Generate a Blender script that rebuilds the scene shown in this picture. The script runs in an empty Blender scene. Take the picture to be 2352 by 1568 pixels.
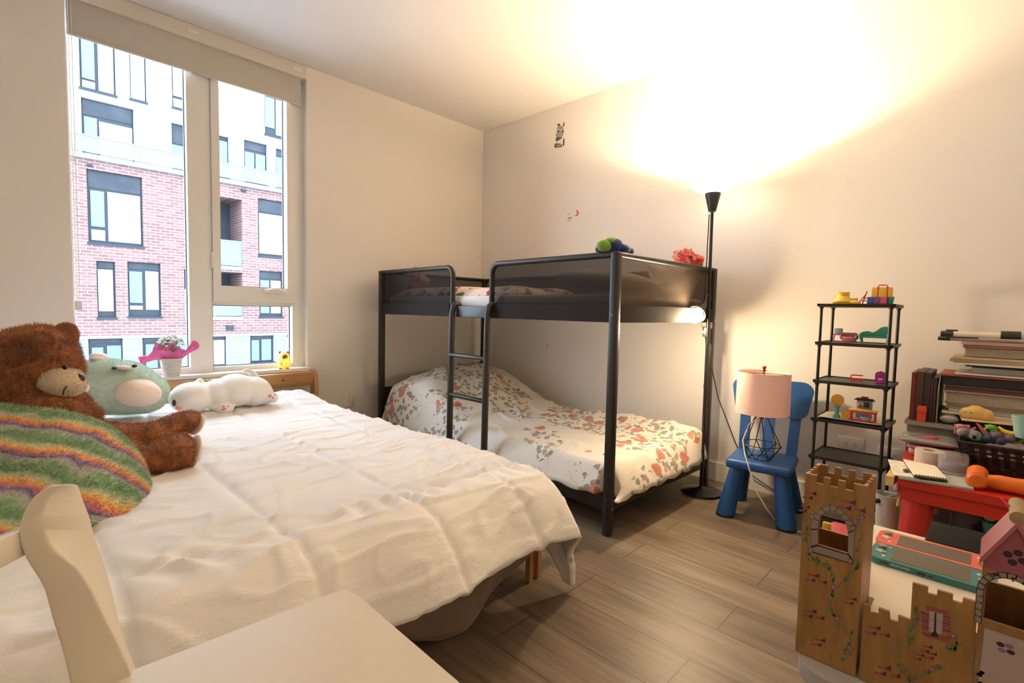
import bpy, bmesh, math, random
from mathutils import Vector, Matrix, noise
random.seed(7)
PI = math.pi
SC = bpy.context.scene
COL = SC.collection

# ------------------------------------------------------------------ camera
F = 1152.52
YAW, PITCH, ROLL = 0.7692, 0.06107, 0.02109
CAM = Vector((-3.113, -3.4277, 1.0295))
fw = Vector((math.cos(YAW)*math.cos(PITCH), math.sin(YAW)*math.cos(PITCH), -math.sin(PITCH)))
rt = Vector((math.sin(YAW), -math.cos(YAW), 0))
up = rt.cross(fw)
RT = rt*math.cos(ROLL) + up*math.sin(ROLL)
UP = -rt*math.sin(ROLL) + up*math.cos(ROLL)
cd = bpy.data.cameras.new('camera'); co = bpy.data.objects.new('camera', cd); COL.objects.link(co)
Mc = Matrix((RT, UP, -fw)).transposed().to_4x4(); Mc.translation = CAM
co.matrix_world = Mc
cd.sensor_width = 36.0; cd.lens = 36.0*F/2352; cd.clip_start = 0.02; cd.clip_end = 200
SC.camera = co

def at(px, py, ax, v):
    """point of a measured plane (x, y or z = v) that a measured position lies on"""
    d = fw + RT*((px-1176)/F) - UP*((py-784)/F)
    i = 'xyz'.index(ax)
    return CAM + d*((v-CAM[i])/d[i])

# ------------------------------------------------------------------ materials
def nd(nt, typ, **kw):
    n = nt.nodes.new(typ)
    for k, v in kw.items(): setattr(n, k, v)
    return n
MATS = {}
def mat(name, col, rough=.5, metal=0, bump=None, var=None, emit=None, sheen=0, coat=0, trans=0, alpha=None, spec=None, sss=0, stretch=(1,1,1)):
    """var=(scale, colour2, lo, hi) mixes a second colour by noise; bump=(scale, strength)"""
    if name in MATS: return MATS[name]
    m = bpy.data.materials.new(name); m.use_nodes = True; nt = m.node_tree
    b = nt.nodes['Principled BSDF']; o = nt.nodes['Material Output']
    b.inputs['Base Color'].default_value = (*col, 1)
    b.inputs['Roughness'].default_value = rough; b.inputs['Metallic'].default_value = metal
    if spec is not None: b.inputs['Specular IOR Level'].default_value = spec
    if sheen: b.inputs['Sheen Weight'].default_value = sheen; b.inputs['Sheen Roughness'].default_value = .4
    if coat: b.inputs['Coat Weight'].default_value = coat
    if trans: b.inputs['Transmission Weight'].default_value = trans
    tc = None
    def coord():
        nonlocal tc
        if tc is None:
            t = nd(nt, 'ShaderNodeTexCoord'); mp = nd(nt, 'ShaderNodeMapping')
            mp.inputs['Scale'].default_value = stretch
            nt.links.new(t.outputs['Object'], mp.inputs['Vector']); tc = mp.outputs['Vector']
        return tc
    if var:
        n = nd(nt, 'ShaderNodeTexNoise'); n.inputs['Scale'].default_value = var[0]; n.inputs['Detail'].default_value = 4
        nt.links.new(coord(), n.inputs['Vector'])
        r = nd(nt, 'ShaderNodeMapRange'); r.inputs['From Min'].default_value = var[2]; r.inputs['From Max'].default_value = var[3]
        nt.links.new(n.outputs['Fac'], r.inputs['Value'])
        x = nd(nt, 'ShaderNodeMix', data_type='RGBA'); x.inputs[6].default_value = (*col, 1); x.inputs[7].default_value = (*var[1], 1)
        nt.links.new(r.outputs['Result'], x.inputs[0]); nt.links.new(x.outputs[2], b.inputs['Base Color'])
    if bump:
        n = nd(nt, 'ShaderNodeTexNoise'); n.inputs['Scale'].default_value = bump[0]; n.inputs['Detail'].default_value = 5
        nt.links.new(coord(), n.inputs['Vector'])
        u = nd(nt, 'ShaderNodeBump'); u.inputs['Strength'].default_value = bump[1]; u.inputs['Distance'].default_value = .01
        nt.links.new(n.outputs['Fac'], u.inputs['Height']); nt.links.new(u.outputs['Normal'], b.inputs['Normal'])
    if emit:
        b.inputs['Emission Color'].default_value = (*emit[0], 1); b.inputs['Emission Strength'].default_value = emit[1]
    if alpha is not None:
        t = nd(nt, 'ShaderNodeBsdfTransparent'); x = nd(nt, 'ShaderNodeMixShader'); x.inputs[0].default_value = alpha
        nt.links.new(t.outputs[0], x.inputs[1]); nt.links.new(b.outputs[0], x.inputs[2]); nt.links.new(x.outputs[0], o.inputs['Surface'])
    MATS[name] = m
    return m

def glass_mat(name, tint=(1,1,1), rough=.02, refl=.12):
    if name in MATS: return MATS[name]
    m = bpy.data.materials.new(name); m.use_nodes = True; nt = m.node_tree; nt.nodes.clear()
    o = nd(nt, 'ShaderNodeOutputMaterial'); t = nd(nt, 'ShaderNodeBsdfTransparent'); g = nd(nt, 'ShaderNodeBsdfGlossy')
    t.inputs[0].default_value = (*tint, 1); g.inputs['Roughness'].default_value = rough
    f = nd(nt, 'ShaderNodeLayerWeight'); f.inputs['Blend'].default_value = refl
    x = nd(nt, 'ShaderNodeMixShader')
    nt.links.new(f.outputs['Fresnel'], x.inputs[0]); nt.links.new(t.outputs[0], x.inputs[1]); nt.links.new(g.outputs[0], x.inputs[2])
    nt.links.new(x.outputs[0], o.inputs['Surface']); MATS[name] = m
    return m

def ramp(nt, fac, stops, interp='LINEAR'):
    r = nd(nt, 'ShaderNodeValToRGB'); cr = r.color_ramp; cr.interpolation = interp
    while len(cr.elements) > 1: cr.elements.remove(cr.elements[-1])
    cr.elements[0].position = stops[0][0]; cr.elements[0].color = (*stops[0][1], 1)
    for p, c in stops[1:]:
        e = cr.elements.new(p); e.color = (*c, 1)
    nt.links.new(fac, r.inputs['Fac'])
    return r.outputs['Color']
def mth(nt, op, a, b=None, c=None):
    n = nd(nt, 'ShaderNodeMath', operation=op)
    for i, v in enumerate((a, b, c)):
        if v is None: continue
        if isinstance(v, (int, float)): n.inputs[i].default_value = v
        else: nt.links.new(v, n.inputs[i])
    return n.outputs[0]
def mixc(nt, f, a, b):
    x = nd(nt, 'ShaderNodeMix', data_type='RGBA')
    for i, v in ((0, f), (6, a), (7, b)):
        if isinstance(v, (int, float)): x.inputs[i].default_value = v
        elif isinstance(v, tuple): x.inputs[i].default_value = (*v, 1)
        else: nt.links.new(v, x.inputs[i])
    return x.outputs[2]
def pmat(name):
    m = bpy.data.materials.new(name); m.use_nodes = True; MATS[name] = m
    nt = m.node_tree
    return m, nt, nt.nodes['Principled BSDF']
def objco(nt, scale=(1,1,1), rot=(0,0,0), loc=(0,0,0)):
    t = nd(nt, 'ShaderNodeTexCoord'); mp = nd(nt, 'ShaderNodeMapping')
    mp.inputs['Scale'].default_value = scale; mp.inputs['Rotation'].default_value = rot; mp.inputs['Location'].default_value = loc
    nt.links.new(t.outputs['Object'], mp.inputs['Vector'])
    return mp.outputs['Vector']
def bumpn(nt, b, h, s, d=.01):
    u = nd(nt, 'ShaderNodeBump'); u.inputs['Strength'].default_value = s; u.inputs['Distance'].default_value = d
    nt.links.new(h, u.inputs['Height']); nt.links.new(u.outputs['Normal'], b.inputs['Normal'])
def tnoise(nt, v, scale, detail=4, rough=.5, out='Fac'):
    n = nd(nt, 'ShaderNodeTexNoise'); n.inputs['Scale'].default_value = scale; n.inputs['Detail'].default_value = detail; n.inputs['Roughness'].default_value = rough
    nt.links.new(v, n.inputs['Vector'])
    return n.outputs[out]
def tvor(nt, v, scale, rand=1.0):
    n = nd(nt, 'ShaderNodeTexVoronoi'); n.inputs['Scale'].default_value = scale; n.inputs['Randomness'].default_value = rand
    nt.links.new(v, n.inputs['Vector'])
    return n

# ------------------------------------------------------------------ mesh builder
class B:
    def __init__(s, M=None):
        s.bm = bmesh.new(); s.M = M or Matrix(); s.mi = 0
    def add(s, vs, fs, mi=None):
        v = [s.bm.verts.new(s.M @ Vector(p)) for p in vs]
        for f in fs:
            try:
                q = s.bm.faces.new([v[i] for i in f]); q.material_index = s.mi if mi is None else mi
            except ValueError: pass
        return v
    def mm(s, a, b):
        (x0, y0, z0), (x1, y1, z1) = a, b
        s.add([(x0,y0,z0),(x1,y0,z0),(x1,y1,z0),(x0,y1,z0),(x0,y0,z1),(x1,y0,z1),(x1,y1,z1),(x0,y1,z1)],
              [(3,2,1,0),(4,5,6,7),(0,1,5,4),(1,2,6,5),(2,3,7,6),(3,0,4,7)])
        return s
    def box(s, c, sz, R=None):
        R = R.to_3x3() if R else Matrix.Identity(3); c = Vector(c); vs = []
        for k in (-.5, .5):
            for x, y in ((-.5,-.5),(.5,-.5),(.5,.5),(-.5,.5)):
                vs.append(c + R @ Vector((x*sz[0], y*sz[1], k*sz[2])))
        s.add(vs, [(3,2,1,0),(4,5,6,7),(0,1,5,4),(1,2,6,5),(2,3,7,6),(3,0,4,7)])
        return s
    def rbox(s, a, b, r=.01, seg=2, R=None, c=None):
        """rounded box from corner to corner, optionally rotated by R about c"""
        t = bmesh.new(); q = B(); q.bm = t; q.mm(a, b)
        bmesh.ops.bevel(t, geom=t.verts[:]+t.edges[:], offset=r, segments=seg, profile=.5, affect='EDGES')
        R = R.to_3x3() if R else Matrix.Identity(3); c = Vector(c) if c else Vector((0,0,0))
        t.verts.index_update()
        s.add([c + R @ (v.co - c) for v in t.verts], [[v.index for v in f.verts] for f in t.faces]); t.free()
        return s
    def cyl(s, a, b, r, r2=None, n=16, caps=True):
        a = Vector(a); b = Vector(b); r2 = r if r2 is None else r2
        z = (b-a).normalized(); x = z.orthogonal().normalized(); y = z.cross(x)
        vs = []
        for p, q in ((a, r), (b, r2)):
            for i in range(n):
                t = 2*PI*i/n; vs.append(p + (x*math.cos(t) + y*math.sin(t))*q)
        fs = [(i, (i+1) % n, n+(i+1) % n, n+i) for i in range(n)]
        if caps: fs += [tuple(range(n))[::-1], tuple(range(n, 2*n))]
        s.add(vs, fs)
        return s
    def tube(s, pts, r, n=8, closed=False):
        pts = [Vector(p) for p in pts]; N = len(pts); vs = []; prev = None
        for i, p in enumerate(pts):
            if closed: t = (pts[(i+1) % N] - pts[i-1]).normalized()
            else: t = (pts[min(i+1, N-1)] - pts[max(i-1, 0)]).normalized()
            if prev is None: x = t.orthogonal().normalized()
            else: x = (prev - t*prev.dot(t)).normalized()
            prev = x; y = t.cross(x); q = r[i] if isinstance(r, (list, tuple)) else r
            for k in range(n):
                a = 2*PI*k/n; vs.append(p + (x*math.cos(a) + y*math.sin(a))*q)
        fs = []
        for i in range(N if closed else N-1):
            j = (i+1) % N
            for k in range(n): fs.append((i*n+k, i*n+(k+1) % n, j*n+(k+1) % n, j*n+k))
        if not closed: fs += [tuple(range(n))[::-1], tuple(range((N-1)*n, N*n))]
        s.add(vs, fs)
        return s
    def lathe(s, c, prof, n=32, R=None, wob=None):
        c = Vector(c); R = R.to_3x3() if R else Matrix.Identity(3); vs = []; m = len(prof)
        for i in range(n):
            t = 2*PI*i/n
            for j, (r, z) in enumerate(prof):
                if wob: r, z = wob(t, j, r, z)
                vs.append(c + R @ Vector((r*math.cos(t), r*math.sin(t), z)))
        fs = []
        for i in range(n):
            k = (i+1) % n
            for j in range(m-1): fs.append((i*m+j, k*m+j, k*m+j+1, i*m+j+1))
        s.add(vs, fs)
        bmesh.ops.remove_doubles(s.bm, verts=s.bm.verts[:], dist=1e-6)
        return s
    def ell(s, c, r, R=None, n=20):
        c = Vector(c); r = (r, r, r) if isinstance(r, (int, float)) else r
        R = R.to_3x3() if R else Matrix.Identity(3); m = max(6, n//2); vs = [c + R @ Vector((0,0,r[2]))]
        for j in range(1, m):
            p = PI*j/m
            for i in range(n):
                t = 2*PI*i/n; vs.append(c + R @ Vector((r[0]*math.sin(p)*math.cos(t), r[1]*math.sin(p)*math.sin(t), r[2]*math.cos(p))))
        vs.append(c + R @ Vector((0,0,-r[2]))); fs = []
        for i in range(n):
            k = (i+1) % n
            fs.append((0, 1+i, 1+k)); fs.append((len(vs)-1, 1+(m-2)*n+k, 1+(m-2)*n+i))
            for j in range(m-2): fs.append((1+j*n+i, 1+(j+1)*n+i, 1+(j+1)*n+k, 1+j*n+k))
        s.add(vs, fs)
        return s
    def prism(s, poly, d):
        """extrude a planar 3D polygon by the vector d"""
        poly = [Vector(p) for p in poly]; d = Vector(d); n = len(poly)
        s.add(poly + [p + d for p in poly], [tuple(range(n))[::-1], tuple(range(n, 2*n))] + [(i, (i+1) % n, n+(i+1) % n, n+i) for i in range(n)])
        return s
    def grid(s, f, nu, nv):
        vs = [f(i/nu, j/nv) for j in range(nv+1) for i in range(nu+1)]
        s.add(vs, [(j*(nu+1)+i, j*(nu+1)+i+1, (j+1)*(nu+1)+i+1, (j+1)*(nu+1)+i) for j in range(nv) for i in range(nu)])
        return s
    def bevel(s, r, seg=2, ang=30):
        es = [e for e in s.bm.edges if len(e.link_faces) == 2 and e.calc_face_angle(0) > math.radians(ang)]
        bmesh.ops.bevel(s.bm, geom=es, offset=r, segments=seg, profile=.5, affect='EDGES', clamp_overlap=True)
        return s

def wloc(p):
    v = Vector((0,0,0))
    while p: v += p.location; p = p.parent
    return v
def obj(name, b, m, parent=None, smooth=True, ang=40, fixn=True, solid=0, sub=0):
    bm = b.bm
    if fixn: bmesh.ops.recalc_face_normals(bm, faces=bm.faces[:])
    off = wloc(parent) if parent else Vector((0,0,0))
    if parent is None:
        if bm.verts:
            lo = [min(v.co[i] for v in bm.verts) for i in range(3)]; hi = [max(v.co[i] for v in bm.verts) for i in range(3)]
            off = Vector(((lo[0]+hi[0])/2, (lo[1]+hi[1])/2, lo[2]))
    bmesh.ops.translate(bm, vec=-off, verts=bm.verts[:])
    for f in bm.faces: f.smooth = smooth
    if smooth:
        a = math.radians(ang)
        for e in bm.edges:
            if len(e.link_faces) == 2 and e.calc_face_angle(0) > a: e.smooth = False
    me = bpy.data.meshes.new(name); bm.to_mesh(me); bm.free()
    for x in (m if isinstance(m, (list, tuple)) else [m]): me.materials.append(x)
    o = bpy.data.objects.new(name, me); COL.objects.link(o)
    if parent: o.parent = parent
    else: o.location = off
    if solid:
        md = o.modifiers.new('solid', 'SOLIDIFY'); md.thickness = solid; md.offset = -1
    if sub:
        md = o.modifiers.new('sub', 'SUBSURF'); md.levels = sub; md.render_levels = sub
    return o
def thing(name, label, cat, loc, group=None):
    o = bpy.data.objects.new(name, None); COL.objects.link(o); o.location = loc; o.empty_display_size = .05
    return tag(o, label, cat, group)
def tag(o, label, cat, group=None, kind=None):
    o['label'] = label; o['category'] = cat
    if group: o['group'] = group
    if kind: o['kind'] = kind
    return o
def struct(o, label=None):
    o['kind'] = 'structure'
    if label: o['label'] = label
    return o
def rz(a): return Matrix.Rotation(a, 4, 'Z')
RZf = rz
def about(c, R):
    c = Vector(c)
    return Matrix.Translation(c) @ R @ Matrix.Translation(-c)

def bake(o, voxel, smooth_it=6):
    """fuse a mesh of overlapping lumps into one continuous skin"""
    m = o.modifiers.new('r', 'REMESH'); m.mode = 'VOXEL'; m.voxel_size = voxel
    if smooth_it:
        k = o.modifiers.new('s', 'SMOOTH'); k.iterations = smooth_it; k.factor = .6
    bpy.context.view_layer.update()
    dg = bpy.context.evaluated_depsgraph_get()
    me = bpy.data.meshes.new_from_object(o.evaluated_get(dg))
    o.modifiers.clear(); old = o.data; o.data = me
    if not me.materials:
        for x in old.materials: me.materials.append(x)
    for p in me.polygons: p.use_smooth = True
    return o
def fuzz(o, name, n, length, width, m, droop=.25, seed=1, keep=None):
    """short pile over the surface of o, as one uncountable part of it"""
    rnd = random.Random(seed); me = o.data; me.calc_loop_triangles(); V = me.vertices
    tr = me.loop_triangles; acc = []; tot = 0
    for t in tr:
        tot += t.area; acc.append(tot)
    import bisect
    vs = []; fs = []
    for k in range(n):
        t = tr[min(bisect.bisect(acc, rnd.random()*tot), len(tr)-1)]
        a, b = rnd.random(), rnd.random()
        if a+b > 1: a, b = 1-a, 1-b
        p = V[t.vertices[0]].co*(1-a-b) + V[t.vertices[1]].co*a + V[t.vertices[2]].co*b
        nn = t.normal
        if keep and not keep(p): continue
        d = (nn + Vector((rnd.gauss(0,.35), rnd.gauss(0,.35), rnd.gauss(0,.35)-droop))).normalized()
        if d.dot(nn) < .1: d = (d + nn*.6).normalized()
        s = d.orthogonal().normalized()*width
        L = length*rnd.uniform(.6, 1.2); q = len(vs)
        vs += [p - s - nn*.001, p + s - nn*.001, p + d*L]; fs.append((q, q+1, q+2))
    b = bpy.data.meshes.new(name); b.from_pydata(vs, [], fs); b.materials.append(m)
    h = bpy.data.objects.new(name, b); COL.objects.link(h); h.parent = o; h['kind'] = 'stuff'
    return h

# ------------------------------------------------------------------ shared materials
M_white = mat('white_paint', (.80,.76,.70), .55)
M_trim = mat('white_trim', (.82,.80,.76), .4)
M_vinyl = mat('window_vinyl', (.80,.77,.72), .35)
M_black = mat('black_metal', (.012,.011,.010), .38)
M_blackp = mat('black_plastic', (.015,.014,.014), .45, bump=(60,.1))
M_gasket = mat('gasket', (.03,.04,.05), .6)
M_chrome = mat('chrome', (.8,.78,.75), .2, metal=1)
M_paper = mat('paper', (.78,.72,.60), .8)
M_pages = mat('page_edges', (.45,.38,.28), .9, var=(60,(.32,.26,.19),.35,.65), stretch=(1,1,40))
# ================================================================== setting
H = 2.632
XL, YF = -4.1, -4.7
WX0, WX1 = -2.826, -1.609          # window opening
WZ0 = 0.612
# floor
m, nt, b = pmat('laminate_floor')
v = objco(nt, rot=(0,0,PI/2), loc=(-.47,.015,0))
br = nd(nt, 'ShaderNodeTexBrick'); br.offset = .37; br.offset_frequency = 2
for k, x in (('Scale',1),('Mortar Size',.0022),('Mortar Smooth',.1),('Bias',0),('Brick Width',1.28),('Row Height',.19)): br.inputs[k].default_value = x
br.inputs['Color1'].default_value = (0,0,0,1); br.inputs['Color2'].default_value = (1,1,1,1); br.inputs['Mortar'].default_value = (.5,.5,.5,1)
nt.links.new(v, br.inputs['Vector'])
tone = nd(nt, 'ShaderNodeSeparateColor'); nt.links.new(br.outputs['Color'], tone.inputs[0])
g1 = tnoise(nt, objco(nt, scale=(26,1.6,1)), 2.2, 6, .6); g2 = tnoise(nt, objco(nt, scale=(5,.9,1)), 2.0, 3)
grain = ramp(nt, mth(nt, 'ADD', mth(nt, 'MULTIPLY', g1, .5), mth(nt, 'MULTIPLY', g2, .5)), [(.32,(.092,.062,.039)),(.5,(.192,.140,.094)),(.68,(.28,.217,.150))])
pl = ramp(nt, tone.outputs[0], [(0,(.78,.76,.74)),(.5,(1,1,1)),(1,(1.12,1.1,1.06))])
mx = nd(nt, 'ShaderNodeMix', data_type='RGBA', blend_type='MULTIPLY'); mx.inputs[0].default_value = 1
nt.links.new(grain, mx.inputs[6]); nt.links.new(pl, mx.inputs[7])
nt.links.new(mixc(nt, br.outputs['Fac'], mx.outputs[2], (.07,.05,.04)), b.inputs['Base Color'])
b.inputs['Roughness'].default_value = .42
bumpn(nt, b, mth(nt, 'SUBTRACT', mth(nt, 'MULTIPLY', g1, .25), br.outputs['Fac']), .25, .002)
M_floor = m
fl = B(); fl.mm((XL,YF,-.08),(0,0,0)); struct(obj('floor', fl, M_floor, smooth=False))

M_wall = mat('wall_paint', (.82,.775,.725), .75, bump=(180,.03))
M_ceil = mat('ceiling_paint', (.80,.765,.74), .85, bump=(120,.04))
w = B(); w.mm((XL-.1,YF-.1,H),(.1,.25,H+.1)); struct(obj('ceiling', w, M_ceil, smooth=False))
w = B(); w.mm((0,YF-.1,-.08),(.12,.25,H)); struct(obj('wall_right', w, M_wall, smooth=False))
w = B(); w.mm((XL-.12,YF-.1,-.08),(XL,.25,H)); struct(obj('wall_left', w, M_wall, smooth=False))
w = B(); w.mm((XL,YF-.12,-.08),(0,YF,H)); struct(obj('wall_front', w, M_wall, smooth=False))
w = B()
w.mm((XL,0,-.08),(WX0,.2,H)); w.mm((WX1,0,-.08),(0,.2,H)); w.mm((WX0,0,-.08),(WX1,.2,WZ0-.02))
struct(obj('wall_back', w, M_wall, smooth=False))
# baseboards
def baseboard(name, a, b_):
    q = B(); q.mm(a, b_); q.bevel(.004); struct(obj(name, q, M_trim))
baseboard('baseboard_right', (-.014,YF,0), (0,0,.115))
baseboard('baseboard_back', (XL,-.014,0), (-.015,0,.115))
# ---- window
win = bpy.data.objects.new('window_1', None); COL.objects.link(win); win.location = ((WX0+WX1)/2,.08,WZ0); struct(win, 'tall white two light window with a cream roller blind pulled up')
YG = .085
def px_(q, y=YG-.03): return at(q[0], q[1], 'y', y)
gx0 = px_((163,400)).x; gx1 = px_((430,400)).x       # left glass
sx0 = px_((503,400)).x; sx1 = px_((657,430)).x       # casement glass
sz0 = px_((580,659)).z; lz1 = px_((580,702)).z; lz0 = px_((580,838)).z; lx0 = px_((489,780)).x; lx1 = px_((672,780)).x
gz0 = px_((300,852)).z
q = B()
Y0, Y1 = .055, .13
q.mm((WX0,Y0,WZ0-.02),(gx0,Y1,H)); q.mm((gx0,Y0,WZ0-.02),(gx1,Y1,gz0)); q.mm((gx0,Y0,2.56),(gx1,Y1,H))
q.mm((gx1,Y0,WZ0-.02),(sx0-.045,Y1,H))                       # mullion
q.mm((sx0-.045,Y0,WZ0-.02),(lx0,Y1,lz1+.02)); q.mm((lx1,Y0,WZ0-.02),(WX1,Y1,lz1+.02))
q.mm((lx0,Y0,WZ0-.02),(lx1,Y1,lz0)); q.mm((lx0,Y0+.005,lz1),(lx1,Y1,lz1+.03))
q.mm((sx1+.05,Y0,lz1+.02),(WX1,Y1,H)); q.mm((sx0-.045,Y0,2.56),(sx1+.05,Y1,H))
q.bevel(.003, 1)
fr = obj('window_frame', q, M_vinyl, win)
# casement sash, stepped a little towards the room
q = B()
a0, a1, z0, z1 = sx0-.043, sx1+.048, lz1+.022, 2.56
for A, C_ in (((a0,.040,z0),(sx0,.10,z1)), ((sx1,.040,z0),(a1,.10,z1)), ((sx0,.040,z0),(sx1,.10,sz0)), ((sx0,.040,2.50),(sx1,.10,z1))): q.mm(A, C_)
q.bevel(.004, 1)
sash = obj('casement_sash', q, M_vinyl, win)
h0 = at(607,668,'y',.035); h1 = at(655,674,'y',.035)
q = B(); q.rbox((h0.x,.018,h0.z-.012),(h1.x-.015,.042,h0.z+.012),.006); q.tube([(h0.x+.03,.016,h0.z+.012),(h0.x+.07,.008,h0.z+.016),(h1.x,.012,h0.z-.004)],.006)
obj('crank_handle', q, M_vinyl, sash)
h0 = at(488,597,'y',.05); q = B(); q.rbox((h0.x-.008,.034,h0.z-.05),(h0.x+.008,.056,h0.z+.05),.005); obj('latch_handle', q, M_vinyl, win)
# beads and gaskets
q = B()
for (xa, xb, za, zb) in ((gx0,gx1,gz0,2.56),(lx0,lx1,lz0,lz1),(sx0,sx1,sz0,2.50)):
    t = .004
    for A, C_ in (((xa,.10,za),(xa+t,.118,zb)), ((xb-t,.10,za),(xb,.118,zb)), ((xa,.10,za),(xb,.118,za+t)), ((xa,.10,zb-t),(xb,.118,zb))): q.mm(A, C_)
obj('gasket', q, M_gasket, win)
GL = glass_mat('window_glass', (.96,.985,1.0), .0, .08)
for (xa, xb, za, zb) in ((gx0,gx1,gz0,2.56),(lx0,lx1,lz0,lz1),(sx0,sx1,sz0,2.50)):
    q = B(); q.mm((xa,.108,za),(xb,.112,zb)); obj('pane', q, GL, win, smooth=False)
# inner sill
q = B(); q.mm((WX0-.0,-.052,WZ0-.022),(WX1+.0,.056,WZ0)); q.bevel(.004)
struct(obj('trim_1', q, M_trim), 'white window sill')
# roller blind
M_blind = mat('blind_fabric', (.56,.52,.46), .85, bump=(700,.05))
bl = thing('roller_blind', 'cream roller blind drawn up at the top of the tall window', 'blind', ((WX0+WX1)/2,.02,2.38))
q = B(); q.mm((WX0+.002,-.004,2.548),(WX1-.002,.05,H-.002)); q.bevel(.004); obj('cassette', q, mat('blind_cassette', (.72,.67,.60), .6), bl)
q = B(); q.mm((-2.818,.018,2.385),(-1.640,.021,2.56)); q.rbox((-2.818,.012,2.370),(-1.640,.028,2.392),.005); obj('blind_cloth', q, M_blind, bl)
for xx in (-2.30,-1.70):
    q = B(); q.rbox((xx,-.009,2.585),(xx+.06,.0,2.605),.003); obj('cassette_clip', q, M_trim, bl)
q = B(); zc = at(172,690,'y',.03).z
for s_ in (0,.012): q.tube([(-2.812+s_,.012,2.54),(-2.812+s_,.012,zc)], .0018, 6)
q.rbox((-2.822,.004,zc-.05),(-2.79,.022,zc),.004)
obj('bead_chain', q, M_trim, bl)

# ================================================================== outside
D = 18.7
def fp(px, py, d=D): return at(px, py, 'y', d)
M_ext = mat('pale_render', (.235,.26,.285), .9)
m, nt, b = pmat('red_brick')
v = objco(nt, rot=(PI/2,0,0))
br = nd(nt, 'ShaderNodeTexBrick')
for k, x in (('Scale',1),('Mortar Size',.012),('Brick Width',.30),('Row Height',.105)): br.inputs[k].default_value = x
br.inputs['Color1'].default_value = (.088,.042,.042,1); br.inputs['Color2'].default_value = (.120,.068,.066,1); br.inputs['Mortar'].default_value = (.175,.158,.165,1)
nt.links.new(v, br.inputs['Vector']); nt.links.new(br.outputs['Color'], b.inputs['Base Color']); b.inputs['Roughness'].default_value = .9
M_brick = m
m, nt, b = pmat('white_brick')
v = objco(nt, rot=(PI/2,0,0))
br = nd(nt, 'ShaderNodeTexBrick')
for k, x in (('Scale',1),('Mortar Size',.012),('Brick Width',.30),('Row Height',.105)): br.inputs[k].default_value = x
br.inputs['Color1'].default_value = (.115,.145,.17,1); br.inputs['Color2'].default_value = (.135,.17,.195,1); br.inputs['Mortar'].default_value = (.085,.115,.135,1)
nt.links.new(v, br.inputs['Vector']); nt.links.new(br.outputs['Color'], b.inputs['Base Color']); b.inputs['Roughness'].default_value = .9
M_wbrick = m
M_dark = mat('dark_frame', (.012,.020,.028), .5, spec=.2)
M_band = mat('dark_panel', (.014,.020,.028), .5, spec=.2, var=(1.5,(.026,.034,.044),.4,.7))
M_pane = mat('blind_behind_glass', (.23,.265,.28), .5)
M_pane2 = mat('pale_blue_glass', (.06,.10,.125), .4)
M_warm = mat('lit_room_glass', (.8,.7,.4), .3, emit=((1,.75,.35), .45))
# pixel boxes of openings : (x0,y0,x1,y1, dark band height fraction, [pane splits (f0,f1,g0,g1,kind)])
OP = [
 (182,83,265,209,.04,[(.07,.42,.06,.80,2),(.07,.42,.84,.97,1),(.52,.95,.04,.97,1)]),
 (298,118,336,230,.03,[(.08,.92,.03,.97,1)]),
 (395,148,440,250,.03,[(.08,.92,.03,.72,1),(.08,.92,.78,.97,1)]),
 (188,237,308,367,.27,[(.05,.29,.05,.97,2),(.33,.97,.10,.97,1)]),
 (395,285,428,396,.40,[(.05,.95,.05,.97,2)]),
 (201,398,328,561,.24,[(.06,.30,.05,.70,2),(.06,.30,.76,.95,1),(.36,.96,.04,.95,1)]),
 (223,600,266,728,.12,[(.08,.88,.03,.88,1)]),
 (294,603,370,726,.12,[(.06,.44,.06,.72,2),(.06,.44,.78,.86,1),(.54,.94,.04,.86,1)]),
 (608,218,652,312,.04,[(.06,.55,.04,.80,2),(.62,.95,.04,.95,1)]),
 (561,326,614,422,.20,[(.06,.46,.08,.97,2),(.52,.94,.08,.97,2)]),
 (504,313,526,407,.06,[(.06,.9,.05,.97,2)]),
 (634,343,660,434,.16,[(.1,.9,.05,.97,2)]),
 (593,461,668,589,.22,[(.05,.95,.04,.95,1)]),
 (596,623,649,726,.16,[(.07,.45,.05,.92,2),(.52,.95,.05,.92,1)]),
 (204,776,283,872,.12,[(.10,.43,.12,.97,2),(.54,.96,.08,.97,2)]),
 (328,774,408,866,.12,[(.10,.43,.06,.97,2),(.54,.96,.08,.97,2)]),
 (489,772,520,840,.10,[(.12,.9,.04,.94,3)]),
 (575,769,629,831,.12,[(.08,.40,.08,.94,2),(.50,.92,.05,.94,2)]),
]
REC = [(424,449,556,610), (424,622,557,728)]    # recessed balconies
def rect(t):
    a = fp(t[0], t[1]); c = fp(t[2], t[3]); e = fp(t[0], t[3]); g = fp(t[2], t[1])
    return ((a.x+e.x)/2, (c.z+e.z)/2, (c.x+g.x)/2, (a.z+g.z)/2)
RO = [rect(t) for t in OP]; RR = [rect(t) for t in REC]
zs1 = fp(168,352).z; zs0 = fp(184,775).z
bd = thing('apartment_building', 'red brick and white rendered apartment block across the street', 'building', (3, D, -5.0))
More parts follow.
